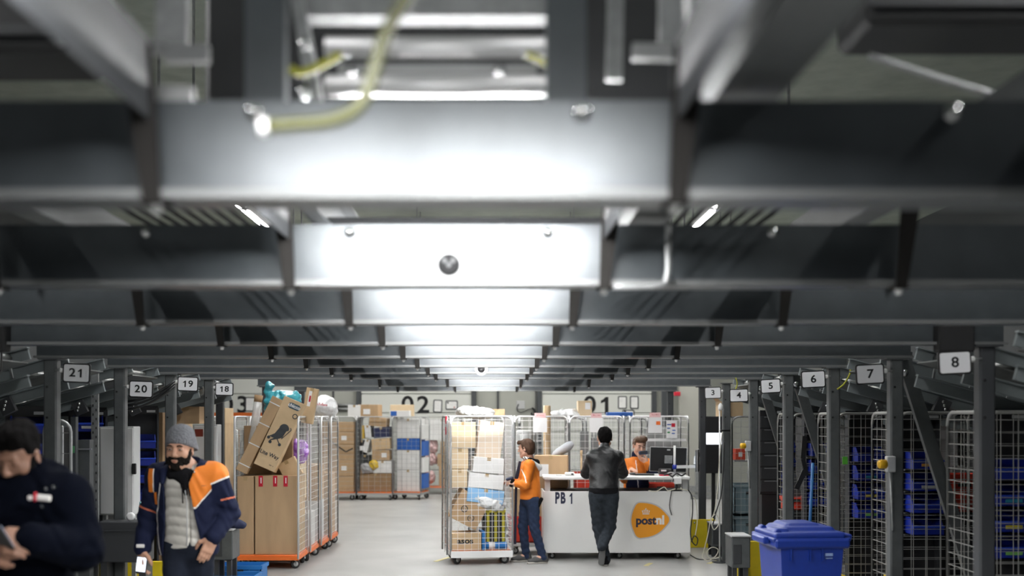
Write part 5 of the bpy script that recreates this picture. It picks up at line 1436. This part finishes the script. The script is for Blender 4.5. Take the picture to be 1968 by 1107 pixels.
for q in 'AB': shoe(t, (J['an' + q].x, J['an' + q].y + .05, 0), (J['to' + q].x, J['to' + q].y - .05, 0), M_blk, res=.01)
ph = P(2, 1034, Y0 - .36)
t = thing('smartphone', 'dark smartphone held by the man in the dark coat', 'phone', ph, rot=(R(38), 0, R(-20)))
MB().box((0, 0, 0), (.072, .009, .14), bev=.005).build('case', M_black, t)
MB().box((0, .005, 0), (.064, .002, .125)).build('screen', mat('phone dim', (.25, .3, .4), .3, emit=.6), t)

# ---------------- woman in the orange hoodie
Y0 = 15.0; X0 = PX(1018, Y0)
t = thing('person', 'woman with short brown hair in orange hoodie and jeans unloading the white cage', 'person', (X0, Y0, 0))
J = jt(X0, Y0, dict(nek=(1018, 887, .0), che=(1018, 909, .0), pel=(1019, 958, .0), shA=(1017, 894, -.16), elA=(1010, 932, -.22), wrA=(991, 929, -.17),
    shB=(1012, 894, .15), elB=(1003, 930, .2), wrB=(986, 926, .1), hiA=(1024, 966, -.085), hiB=(1012, 966, .085), knA=(1027, 1014, -.10), knB=(1005, 1012, .07), anA=(1043, 1066, -.08), anB=(1011, 1058, .1), toA=(1020, 1080, -.14), toB=(990, 1072, .06)))
zA = 0
for q in 'AB': J['an' + q].z = .09; J['to' + q].z = .03
sk3 = skin('fair', (.55, .31, .22))
T = headT(P(1011, 862, Y0) - Vector((X0, Y0, 0)), -116, 6, 0, 1.03)
body(t, J, T, sk3, .007, [dict(wrist=J['wrA'], d=(-.95, .15, .1), up=(0, -.5, .85), side=1, curl=60, sc=.95), dict(wrist=J['wrB'], d=(-.95, .0, .05), up=(0, .4, .9), side=-1, curl=50, sc=.95)], yaw=-104)
eyes(t, T); hair(t, T, M_hairn, 'bob', res=.007)
xq = lambda px: (px - 1018) * Y0 / F
zq = lambda py: CH + (VY - py) * Y0 / F
def pkw(x, y, z):
    o = np.zeros_like(x, int)
    st = (y < -.10) & (np.abs((x - xq(1005)) + (z - zq(912)) * .35 - .012 * np.sin(18 * z)) < .007) & (z > zq(926)) & (z < zq(889))
    o[st] = 1
    return o
jk = jacket(t, J, [M_orj, M_pipe], .007, zq(959), yaw=-104, che=(.175, .125, .17), wai=(.165, .130, .17), arm=(.070, .060, .046), pick=pkw, amp=.004, collar=.055, armstop=.02, name='hoodie')
s = SDF(.006)
n_ = J['nek']
s.cone(n_ + Vector((.02, -.09, .0)), n_ + Vector((.115, -.02, -.075)), .030, .045, .03); s.cone(n_ + Vector((.02, .09, .0)), n_ + Vector((.115, .02, -.075)), .030, .045, .03)
s.build('hood', M_paper, jk)
s = SDF(.006); s.cone(n_ + Vector((.0, -.07, .025)), n_ + Vector((.085, -.02, -.015)), .03, .045, .03); s.cone(n_ + Vector((.0, .07, .025)), n_ + Vector((.085, .02, -.015)), .03, .045, .03)
s.build('hood_lining', M_blk, jk)
s = SDF(.006)
for k in range(10):
    a0, a1 = 2 * PI * k / 10, 2 * PI * (k + 1) / 10
    f = lambda a: n_ + Vector((-.015 + .062 * math.cos(a), .062 * math.sin(a), .035 - .02 * math.cos(a)))
    s.cone(f(a0), f(a1), .020, .020, .01)
s.build('striped_scarf', [M_paper, M_blk], t, pick=lambda x, y, z: (np.sin(190 * x + 120 * z) > .45).astype(int))
tr = trousers(t, J, M_jean, .007, J['pel'].z + .03, yaw=-104, rs=(.092, .066, .050), hipr=(.150, .118, .11), name='jeans')
MB().box((xq(1037), -.12, zq(964)), (.045, .05, .13), (0, R(25), 0), bev=.01).build('belt_pouch', M_blk, tr)
for q in 'AB':
    dd = (J['to' + q] - J['an' + q]); dd.z = 0; dd.normalize()
    a = J['an' + q]; shoe(t, (a.x - dd.x * .03, a.y - dd.y * .03, 0), (a.x + dd.x * .225, a.y + dd.y * .225, 0), M_shoe, w=.042)
hs = P(984, 928, Y0 - .17)
t = thing('hand_scanner', 'small dark scanner in the hand of the woman beside the white cage', 'scanner', (hs.x, hs.y, hs.z))
MB().box((0, 0, 0), (.05, .05, .11), (0, R(20), 0), bev=.012).build('grip', M_blk, t)
MB().box((-.03, 0, .055), (.10, .06, .04), (0, R(-15), 0), bev=.012).build('scan_head', M_navy, t)

# ---------------- man in the black jacket leaning on the desk
Y0 = 14.6; X0 = PX(1160, Y0)
t = thing('person', 'man in black leather jacket seen from behind leaning on the white desk', 'person', (X0, Y0, 0))
J = jt(X0, Y0, dict(nek=(1162, 862, .17), che=(1161, 888, .12), pel=(1160, 944, .0), shA=(1139, 878, .14), elA=(1127, 912, .36), wrA=(1141, 913, .62),
    shB=(1186, 878, .14), elB=(1196, 912, .36), wrB=(1183, 913, .62), hiA=(1147, 957, .0), hiB=(1174, 957, .0), knA=(1151, 1012, .10), knB=(1171, 1012, .12), anA=(1163, 1066, .10), anB=(1158, 1047, -.05), toA=(1166, 1076, .3), toB=(1156, 1080, .02)))
J['anA'].z = .09; J['toA'].z = .03
sk4 = skin('mid', (.42, .22, .14))
T = headT(P(1162, 842, Y0 + .24) - Vector((X0, Y0, 0)), 180, 10, 0, 1.16)
for q in 'AB': J['wr' + q].z = 1.155; J['el' + q].z = 1.17
body(t, J, T, sk4, .007, [dict(wrist=J['wrA'], d=(.35, .9, -.1), up=(0, 0, 1), side=1, curl=22), dict(wrist=J['wrB'], d=(-.35, .9, -.1), up=(0, 0, 1), side=-1, curl=22)], yaw=180)
eyes(t, T); hair(t, T, M_hairb, 'short', res=.006)
zr = lambda py: CH + (VY - py) * Y0 / F
jk = jacket(t, J, [M_leath, M_blk], .006, zr(948), yaw=180, che=(.200, .150, .19), wai=(.19, .145, .19), arm=(.080, .074, .056), amp=.0038, collar=.062, pick=lambda x, y, z: (z < zr(937)).astype(int))
MB().tube([(-.17, J['che'].y - .13, zr(871)), (0, J['che'].y - .150, zr(872)), (.17, J['che'].y - .13, zr(871))], .003, 5).build('yoke_seam', M_blackm, jk)
trousers(t, J, M_jeand, .006, J['pel'].z + .05, yaw=180, rs=(.104, .084, .064), hipr=(.188, .135, .125), amp=.0035)
a = J['anA']; shoe(t, (a.x, a.y - .03, 0), (a.x + .02, a.y + .24, 0), M_blk)
a = J['anB']; shoe(t, (a.x, a.y - .02, .235), (a.x - .012, a.y + .06, .005), M_blk, up=(0, .95, .3), sole=mat('grey sole', (.12, .12, .12), .7))

# ---------------- clerk behind the desk
Y0 = 16.35; X0 = PX(1228, Y0)
t = thing('person', 'young clerk in orange body warmer behind the desk, holding a black handset to his mouth', 'person', (X0, Y0, 0))
J = jt(X0, Y0, dict(nek=(1224, 879, .02), che=(1224, 905, .03), pel=(1222, 955, .1), shA=(1204, 892, .04), elA=(1200, 920, -.12), wrA=(1214, 921, -.36),
    shB=(1247, 892, .04), elB=(1258, 914, -.16), wrB=(1243, 888, -.21), hiA=(1214, 965, .1), hiB=(1232, 965, .1), knA=(1213, 1010, .08), knB=(1234, 1010, .08), anA=(1212, 1050, .12), anB=(1236, 1050, .12), toA=(1212, 1056, -.05), toB=(1237, 1056, -.05)))
for q in 'AB': J['an' + q].z = .09; J['to' + q].z = .03
J['wrA'].z = 1.165
T = headT(P(1229, 858, Y0 - .04) - Vector((X0, Y0, 0)), 12, 10, 0, 1.12)
body(t, J, T, sk3, .006, [dict(wrist=J['wrA'], d=(.3, -.9, -.05), up=(0, 0, 1), side=1, curl=25), dict(wrist=J['wrB'], d=(-.8, .0, .45), up=(.3, -.5, -.8), side=1, curl=(20, 25, 30, 35))])
eyes(t, T); hair(t, T, mat('hair chestnut', (.085, .042, .020), .5, bump=.4, bscale=60), 'quiff')
xc_ = lambda px: (px - 1228) * Y0 / F
zc_ = lambda py: CH + (VY - py) * Y0 / F
def pkc(x, y, z):
    o = np.zeros_like(x, int)
    o[(x > xc_(1240)) & (np.hypot(x - J['shB'].x, 0) < .0)] = 1
    o[(x > xc_(1241) + (z - zc_(905)) * .15) & (y < .12) & ((x > xc_(1248)) | (z < zc_(893)))] = 1
    o[(z > zc_(878)) & (np.abs(x - J['nek'].x) < .12)] = 1
    o[(z < zc_(912))] = 1
    o[(x < xc_(1203)) & (z < zc_(912))] = 0
    o[(y < -.05) & (np.abs(x - xc_(1222) + .1 * (z - zc_(900))) < .006) & (z < zc_(884))] = 2
    return o
jk = jacket(t, J, [M_orj, M_nvj, M_pipe], .006, .85, che=(.185, .14, .18), wai=(.18, .135, .19), arm=(.074, .062, .048), pick=pkc, amp=.004, collar=.075, armstop=.02)
trousers(t, J, M_jeank, .009, J['pel'].z + .08)
for q in 'AB': shoe(t, (J['an' + q].x, J['an' + q].y + .05, 0), (J['to' + q].x, J['to' + q].y - .05, 0), M_blk, res=.009)
hp = P(1236, 870, Y0 - .24)
t = thing('handset', 'black handset held in front of the mouth of the clerk', 'handset', (hp.x, hp.y, hp.z), rot=(0, R(-4), R(4)))
MB().box((0, 0, 0), (.125, .045, .052), bev=.010).build('body', M_navy, t)
MB().box((0, -.0235, .005), (.085, .002, .03)).build('panel', M_black, t)
# ================================================================ gear at both sides
o = MB().box((0, 0, .95), (.04, 12.6, 1.9)).build('backdrop_panel', mat('black partition', (.012, .012, .013), .7), loc=(4.5, 11.0, 0)); tag(o, 'long black partition added behind the cages on the right side', 'backdrop')  # dark panels added as backdrop for the gloom beyond the posts
o = MB().box((0, 0, .95), (.04, 12.0, 1.9)).build('backdrop_panel', mat('grey partition', (.045, .047, .05), .7), loc=(-4.72, 10.6, 0)); tag(o, 'long dark grey partition added behind the bin racks on the left side', 'backdrop')
rc = []
for Y, who, w in ((7.42, 'at the right edge behind post 8', .8), (9.02, 'behind post 7', .8), (10.62, 'behind post 6', .8), (12.22, 'behind post 5', .62)):
    c_ = roll_cage('dull wire roll cage standing %s' % who, (3.15 + w / 2, Y + .3, 0), 0, w, .58, 1.93, 'LRBF', m=M_wire_dark, deck=M_dgrey, group='cages under the right chutes', hs=.085, vs=.11)
    rc.append(c_)
ce = roll_cage('wire roll cage with grey-blue tubs right of the cable pole', (3.13 + .30, 15.5, 0), 0, .60, .56, 1.90, 'LRBF', m=M_wire_far, deck=M_zincm, group=None, hs=.085, vs=.11)
for k, z in enumerate((.178, .60)):
    b = crate('plastic_tub', ('lower' if k == 0 else 'upper') + ' grey-blue plastic tub in the cage right of the cable pole', loc2(ce, -.04, .02, z), (.42, .44, .40), M_gbin, slots=3)
    if k == 1: text('tub_text', 'Soundbar', .055, M_lgrey, b, Matrix.Translation((.06, -.225, .22)) @ Matrix.Rotation(R(-90), 4, 'Y') @ FRONT @ Matrix.Rotation(R(0), 4, 'Z'), bold=.001)
o = MB().box((0, 0, .01), (.5, .4, .02)).build('cage_shelf', M_zincm, loc=loc2(ce, -.0, .0, 1.30)); tag(o, 'wire shelf board across the cage right of the cable pole', 'shelf')
carton('small red and white box on the shelf of the cage right of the cable pole', loc2(ce, -.16, -.05, 1.322), (.13, .2, .15), m=mat('red carton', (.62, .07, .03), .6), stick=((.0, .0, .05, .06, M_paper),), tape=False)
t = thing('open_carton', 'open brown carton with raised flaps on top of the cage right of the cable pole', 'box', (PX(1402, 15.4), 15.42, 1.905))
b = MB(); w, d, h = .30, .30, .20
for s in (-1, 1): b.box((s * w / 2, 0, h / 2), (.005, d, h)); b.box((0, s * d / 2, h / 2), (w, .005, h))
b.box((0, 0, .003), (w, d, .006)); b.build('body', M_card2, t)
for s in (-1, 1): MB().bar((s * w / 2, 0, h), (s * (w / 2 + .07), 0, h + .09), d, .005).build('flap', M_card, t)
# dark drawer cabinet between posts 4 and 5
t = thing('drawer_cabinet', 'tall black cabinet with five slotted drawers between posts 4 and 5', 'cabinet', (3.335, 13.95, 0))
MB().box((0, .1, 1.47), (.26, .2, 1.02), bev=.008).box((0, .1, .5), (.2, .16, .95)).build('carcass', M_rackp, t)
for k in range(6):
    q = MB().box((-.0, -.003, 1.06 + .155 * k), (.24, .012, .14), bev=.004).build('drawer', M_dgrey, t)
    MB().box((0, -.011, 1.12 + .155 * k), (.15, .012, .012)).build('slot_handle', M_grey, q)
MB().box((.11, -.004, 1.955), (.06, .004, .03)).build('cabinet_label', M_lgrey, t)
o = MB().box((0, 0, .40), (.34, .24, .8), bev=.01).build('floor_box', M_black, loc=(3.55, 13.62, 0)); tag(o, 'black floor box under the red crate between posts 4 and 5', 'box')
crate('plastic_crate', 'small red crate on the black box between posts 4 and 5', (3.52, 13.62, .802), (.24, .22, .16), M_red, slots=3)
# yellow post guards
def guard(label, x, Y, w, h, d=.22):
    t = thing('post_guard', label, 'guard', (x, Y, 0), group='yellow post guards')
    MB().box((0, 0, h / 2), (w, .03, h), bev=.006).box((-w / 2 + .015, d / 2, h / 2), (.03, d, h)).box((w / 2 - .015, d / 2, h / 2), (.03, d, h)).build('shield', M_yellow, t)
    for sx in (-.3, .3):
        MB().lathe([(.012, -.022), (.014, -.014)], (sx * w, 0, h * .88), 8, 'y').build('bolt', M_bolt, t)
guard('yellow steel guard on the floor right of the white desk', PX(1350, 16.7), 16.72, .38, .41)
guard('yellow steel guard around the foot of post 4 behind the grey guard box', 3.02, 13.34, .42, .46)
guard('yellow steel guard behind the blue wheelie bin, right of post 6', 3.32, 10.18, .44, .48)
guard('yellow steel guard at the foot of post 20 on the left', -3.30, 11.0, .96, .52)
# grey guard boxes
def guardbox(label, px0, px1, Y, z0, z1):
    a, b_ = PX(px0, Y), PX(px1, Y); w = b_ - a
    t = thing('guard_box', label, 'machine', ((a + b_) / 2, Y + .2, 0), group='grey guard boxes')
    MB().box((.0, 0, (z0 + z1) / 2), (w, .36, z1 - z0), bev=.01).build('casing', M_post, t)
    MB().box((-w * .2, -.183, (z0 + z1) / 2 - .02), (w * .45, .01, (z1 - z0) * .62), bev=.004).build('recess_panel', M_dgrey, t)
    MB().box((-w * .0, 0, z1 + .008), (w * 1.04, .38, .016)).build('lid', M_lgrey, t)
    for sx in (-.3, .3):
        for sy in (-.12, .12): MB().box((sx * w, sy, z0 / 2), (.05, .05, z0)).build('leg', M_dgrey, t)
guardbox('grey steel box on legs below the white pole, right of the desk', 1369, 1392, 15.55, .14, .44)
guardbox('grey steel box on legs before post 4, right of the floor tape', 1407, 1443, 12.9, .20, .55)
guardbox('grey steel box on legs left of the blue crate, under the navy cloth', 405, 446, 12.5, .34, .66)
o = SDF(.012).ell((0, 0, .05), (.14, .12, .06), k=.03).ell((.10, -.02, .03), (.09, .08, .045), k=.03).ell((-.05, .04, .09), (.08, .07, .05), k=.03).build('cloth', mat('navy cloth', (.008, .012, .045), .85), warp=lambda x, y, z: .008 * np.sin(50 * x + 30 * z) * np.sin(40 * y), loc=(PX(437, 12.6), 12.72, .676)); tag(o, 'crumpled navy cloth on the grey box left of the tall cartons', 'cloth')
t = crate('plastic_crate', 'bright blue plastic crate on the floor in front of the left row of cages', (PX(461, 13.2), 13.3, 0), (.52, .36, .20), M_bluec)
crate('plastic_crate', 'second blue plastic crate, nearer to the camera at the bottom edge', (PX(452, 12.7), 12.72, 0), (.50, .36, .165), M_bluec)
# pole with lamp and loose cables right of the desk
t = thing('pole_lamp', 'thin white pole with a small lamp head beside post 3', 'lamp', (PX(1383, 15.0), 15.0, 0))
MB().cyl((0, 0, .012), (0, 0, 2.0), .009, 10).build('pole', M_white, t)
MB().lathe([(.008, 0), (.03, -.03), (.034, -.09), (.025, -.095)], (.012, 0, 2.08), 14).build('lamp_head', M_white, t)
MB().lathe([(.10, 0), (.10, .012), (.03, .015)], (0, 0, 0), 16).build('foot', M_dgrey, t)
MB().cyl((.0, 0, 1.72), (.14, .05, 1.72), .012, 8).build('clamp_arm', M_black, t)
cr_ = mat('cream cord', (.62, .60, .50), .5)
for pts, m, r, lab in ((([(1388, 830), (1383, 880), (1380, 930), (1374, 980), (1367, 1000), (1372, 1018), (1382, 1005), (1376, 988), (1366, 1000), (1360, 1030), (1352, 1060)]), cr_, .006, 'cream cable looping down the white pole'),
                       ([(1352, 1060), (1350, 1072), (1362, 1077), (1376, 1068), (1380, 1056), (1368, 1052), (1358, 1062), (1366, 1074), (1384, 1070)], cr_, .006, 'cream cable coiled at the foot of the white pole'),
                       ([(1392, 850), (1390, 905), (1386, 950), (1376, 985), (1370, 1008)], M_black, .008, 'black cable running down behind the white pole'),
                       ([(1329, 955), (1337, 962), (1340, 1000), (1336, 1030)], cr_, .006, 'cream cable hanging at the right end of the desk')):
    cable('cable', pts, 15.29 if 'end of the desk' in lab else 14.9, r, m, lab)
# black screen with a lit strip beyond post 3
t = thing('wall_screen', 'black wall screen with a bright white strip, seen beside post 3', 'screen', (PX(1372, 19.2), 19.2, 0))
MB().box((0, 0, PZ(855, 19.2)), (.30, .05, .95), bev=.01).box((.0, .05, .8), (.06, .06, 1.6)).box((0, .05, .01), (.4, .3, .02)).build('housing', M_blackm, t)
MB().box((0, -.027, PZ(843, 19.2)), (.27, .004, .19)).build('lit_panel', mat('lit panel', (.9, .92, 1), .5, emit=1.4), t)
# connector boxes on posts
for who, x, Y, z in (('post 4 beside the grey tubs', XR - .075, 13.5, PZ(857, 13.5)), ('post 7 above the blue bin', XR - .06, 8.68, PZ(892, 8.68))):
    t = thing('warning_beacon', 'white box with a yellow beacon on the side of %s' % who, 'beacon', (x, Y, z), group=None)
    MB().box((0, 0, 0), (.065, .06, .12), bev=.006).build('housing', M_lgrey, t)
    MB().lathe([(.034, 0), (.034, -.05), (.026, -.062), (0, -.064)], (-.03, -.0, 0), 14, 'x').build('beacon_lens', mat('beacon yellow', (.75, .42, .01), .4), t)
    MB().cyl((.0, .0, -.06), (.02, .0, -.5), .008, 8).build('conduit', M_zincm, t)
o = MB().cyl((0, 0, 0), (.06, -.02, 1.42), .017, 10).build('broom_handle', mat('blue handle', (.02, .12, .32), .4), loc=(PX(1550, 12.0), 12.0, 0)); tag(o, 'blue broom handle leaning before the cage behind post 5', 'handle')
o = MB().bar((0, 0, .0), (-.02, 0, -.24), .05, .012, up=(0, 1, 0)).bar((-.02, 0, -.24), (.02, 0, -.42), .045, .012, up=(0, 1, 0)).bar((0, 0, -.36), (-.09, 0, -.56), .05, .02, up=(0, 1, 0)).build('strap', M_black, loc=(3.28, 12.19, PZ(838, 12.2))); tag(o, 'black tension strap hanging on the cage behind post 5', 'strap')
o = MB().box((0, 0, 0), (.045, .01, .07)).build('tag_label', mat('bright green', (.12, .55, .05), .6), loc=(PX(1624, 10.6), 10.6, PZ(885, 10.6))); tag(o, 'small bright green tag on the cage behind post 6', 'tag')
for px, py, w, h, who in ((1822, 845, .36, .5, 'left'), (1862, 842, .24, .55, 'right')):
    o = MB().box((0, 0, 0), (w, .05, h), bev=.005).box((w * .3, -.028, h * .45), (.1, .006, .04)).box((0, 0, -(PZ(py, 11.0)) / 2 - h / 4), (.06, .05, PZ(py, 11.0) - h / 2)).build('control_panel', M_lgrey, loc=(PX(px, 11.0), 11.0, PZ(py, 11.0))); tag(o, 'pale control panel in the dark beside post 8, the %s of two' % who, 'panel')
o = crate('plastic_crate', 'red plastic crate in the dark between posts 7 and 8', (PX(1840, 10.4), 10.4, 1.05), (.36, .3, .34), M_red, slots=5)
MB().box((0, 0, -.52), (.4, .3, 1.04)).build('crate_stand', M_blackm, o)
o = MB().bar((0, 0, 0), (-.015, 0, -.80), .035, .012, up=(0, 1, 0)).bar((0, 0, .05), (.06, -.01, .30), .05, .02, up=(0, 1, 0)).build('strap', M_navy, loc=tuple(P(992, 930, 15.28))); tag(o, 'long navy strap hanging between the tall white cage and the woman', 'strap')
# white cabinets and cable tray on the left
def wcab(label, px0, px1, py0, py1, Y, latch=True, red=False):
    a, b_ = PX(px0, Y), PX(px1, Y); z1, z0 = PZ(py0, Y), PZ(py1, Y); w = b_ - a
    t = thing('wall_cabinet', label, 'cabinet', ((a + b_) / 2, Y, 0))
    MB().box((0, .1, (z0 + z1) / 2), (w, .2, z1 - z0), bev=.006).build('carcass', M_lgrey, t)
    MB().box((w * .02, -.006, (z0 + z1) / 2), (w * .94, .012, (z1 - z0) * .97), bev=.004).build('door', M_white, t)
    if latch: MB().box((w / 2 + .01, -.02, (z0 + z1) / 2 + .02), (.04, .03, .10), bev=.006).build('latch', M_black, t)
    if red: MB().box((-w * .25, -.014, z1 - .10), (.10, .004, .09)).build('red_label', mat('dull red label', (.22, .03, .015), .6), t)
    for sx in (-.42, .42): MB().box((sx * w, .1, z0 / 2), (.035, .05, z0)).build('leg', M_zincm, t)
    return t
wcab('white wall cabinet with a black latch behind post 20', 190, 257, 820, 990, 10.62)
wcab('white cabinet with a red label below the sign numbered 19', 371, 418, 816, 985, 13.95, True, True)
t = thing('cable_tray', 'perforated upright steel cable tray left of post 20', 'tray', (PX(183, 10.25), 10.25, 0))
zt = PZ(700, 10.25)
MB().box((0, 0, zt / 2), (.062, .03, zt)).build('channel', M_zincm, t)
b = MB()
for k in range(30): b.box(((-.014 if k % 2 else .014), -.016, 1.0 + k * .04), (.008, .004, .022))
b.build('slots', M_blackm, t)
o = MB().box((0, 0, 0), (.42, .24, .36), bev=.01).box((0, -.125, .1), (.42, .01, .012)).box((-.17, 0, -.44), (.06, .2, .52)).box((.17, 0, -.44), (.06, .2, .52)).build('steel_ledge', M_dgrey, loc=(PX(235, 10.1), 10.22, .80)); tag(o, 'dark grey steel ledge on legs under the white cabinet', 'ledge')
o = MB().lathe([(.018, -.02), (.036, -.02), (.036, .02), (.018, .02)], (0, 0, 0), 20, 'y').build('tape_roll', M_white, loc=(PX(256, 10.25), 10.18, .98 + .038)); tag(o, 'white tape roll standing on the steel ledge by post 20', 'roll')
o = MB().prism([(0, 0), (.12, 0), (.02, .16)], .06, front(0, .03, 0)).build('tape_dispenser', mat('teal plastic', (.03, .16, .19), .5), loc=(PX(264, 10.25), 10.28, .985)); tag(o, 'teal tape dispenser on the steel ledge behind the white roll', 'dispenser')
t = thing('mesh_gate', 'narrow white mesh gate with a rounded corner just right of post 21', 'gate', (-3.46, 9.05, 0))
mesh_panel((-.09, 0), (.12, 0), .0, 1.87, hs=.17, vs=.14).build('mesh', M_wire_far, t)
MB().box((.0, .03, 1.62), (.10, .03, .42), bev=.006).build('back_plate', M_lgrey, t)
o = MB().box((0, 0, .95), (.045, .06, 1.9)).box((.0, -.032, 1.62), (.025, .006, .06), mi=1).build('steel_upright', [M_post, mat('green mark', (.1, .35, .15), .6)], loc=(PX(143, 9.9), 9.9, 0)); tag(o, 'dark steel upright with a green mark between posts 21 and 20', 'upright')
o = MB().box((0, 0, .85), (.10, .1, 1.7)).box((-.0, -.052, 1.62), (.14, .012, .012), mi=1).build('steel_upright', [M_post, M_zincm], loc=(PX(165, 10.0), 10.0, 0)); tag(o, 'shorter steel upright with a wire hook left of the cable tray', 'upright')

# ================================================================ blue wheelie bin
t = thing('wheelie_bin', 'blue wheeled waste bin with ridged lid in front of posts 5 and 6', 'bin', (PX(1541, 8.2), 8.25, 0), R(4))
t.scale = (.80, .85, .985)
MB().bar((0, 0, .06), (0, 0, 1.03), .42, .48, up=(0, 1, 0), w1=.56, h1=.60).build('body', M_blueb, t)
for x in (-.19, -.02, .09): MB().box((x, -.305, .96), (.012, .02, .10)).build('rib', M_blueb, t)
MB().box((0, 0, 1.035), (.66, .66, .07), bev=.015).box((0, -.0, 1.06), (.69, .62, .025), bev=.008).box((-.36, 0, 1.045), (.06, .34, .05), bev=.01).box((.345, 0, 1.075), (.07, .5, .035), bev=.01).build('rim', M_blueb, t)
s = SDF(.01); s.rbox((-.01, 0, 1.085), (.63, .60, .05), rad=.022, k=.01); s.rbox((.02, .06, 1.115), (.48, .44, .05), rad=.03, k=.03); s.rbox((.0, .10, 1.14), (.30, .34, .04), rad=.02, k=.02); s.rbox((-.235, -.1, 1.115), (.13, .2, .035), rad=.015, k=.01)
s.build('lid', M_blueb, t)
for y in (-.2, .2): MB().cyl((-.28, y - .05, 1.10), (-.28, y + .05, 1.10), .03, 12).build('hinge', M_blueb, t)
MB().box((.15, -.300, .955), (.065, .008, .02)).box((.15, -.300, .93), (.06, .008, .006)).build('maker_mark', mat('pale blue mark', (.25, .35, .60), .6), t)
for s_ in (-1, 1): MB().lathe([(.06, -.025), (.10, -.025), (.10, .025), (.06, .025)], (s_ * .22, .26, .10), 20, 'x').build('wheel', M_rubber, t)
MB().cyl((-.22, .26, .1), (.22, .26, .1), .012, 8).build('axle', M_zincm, t)
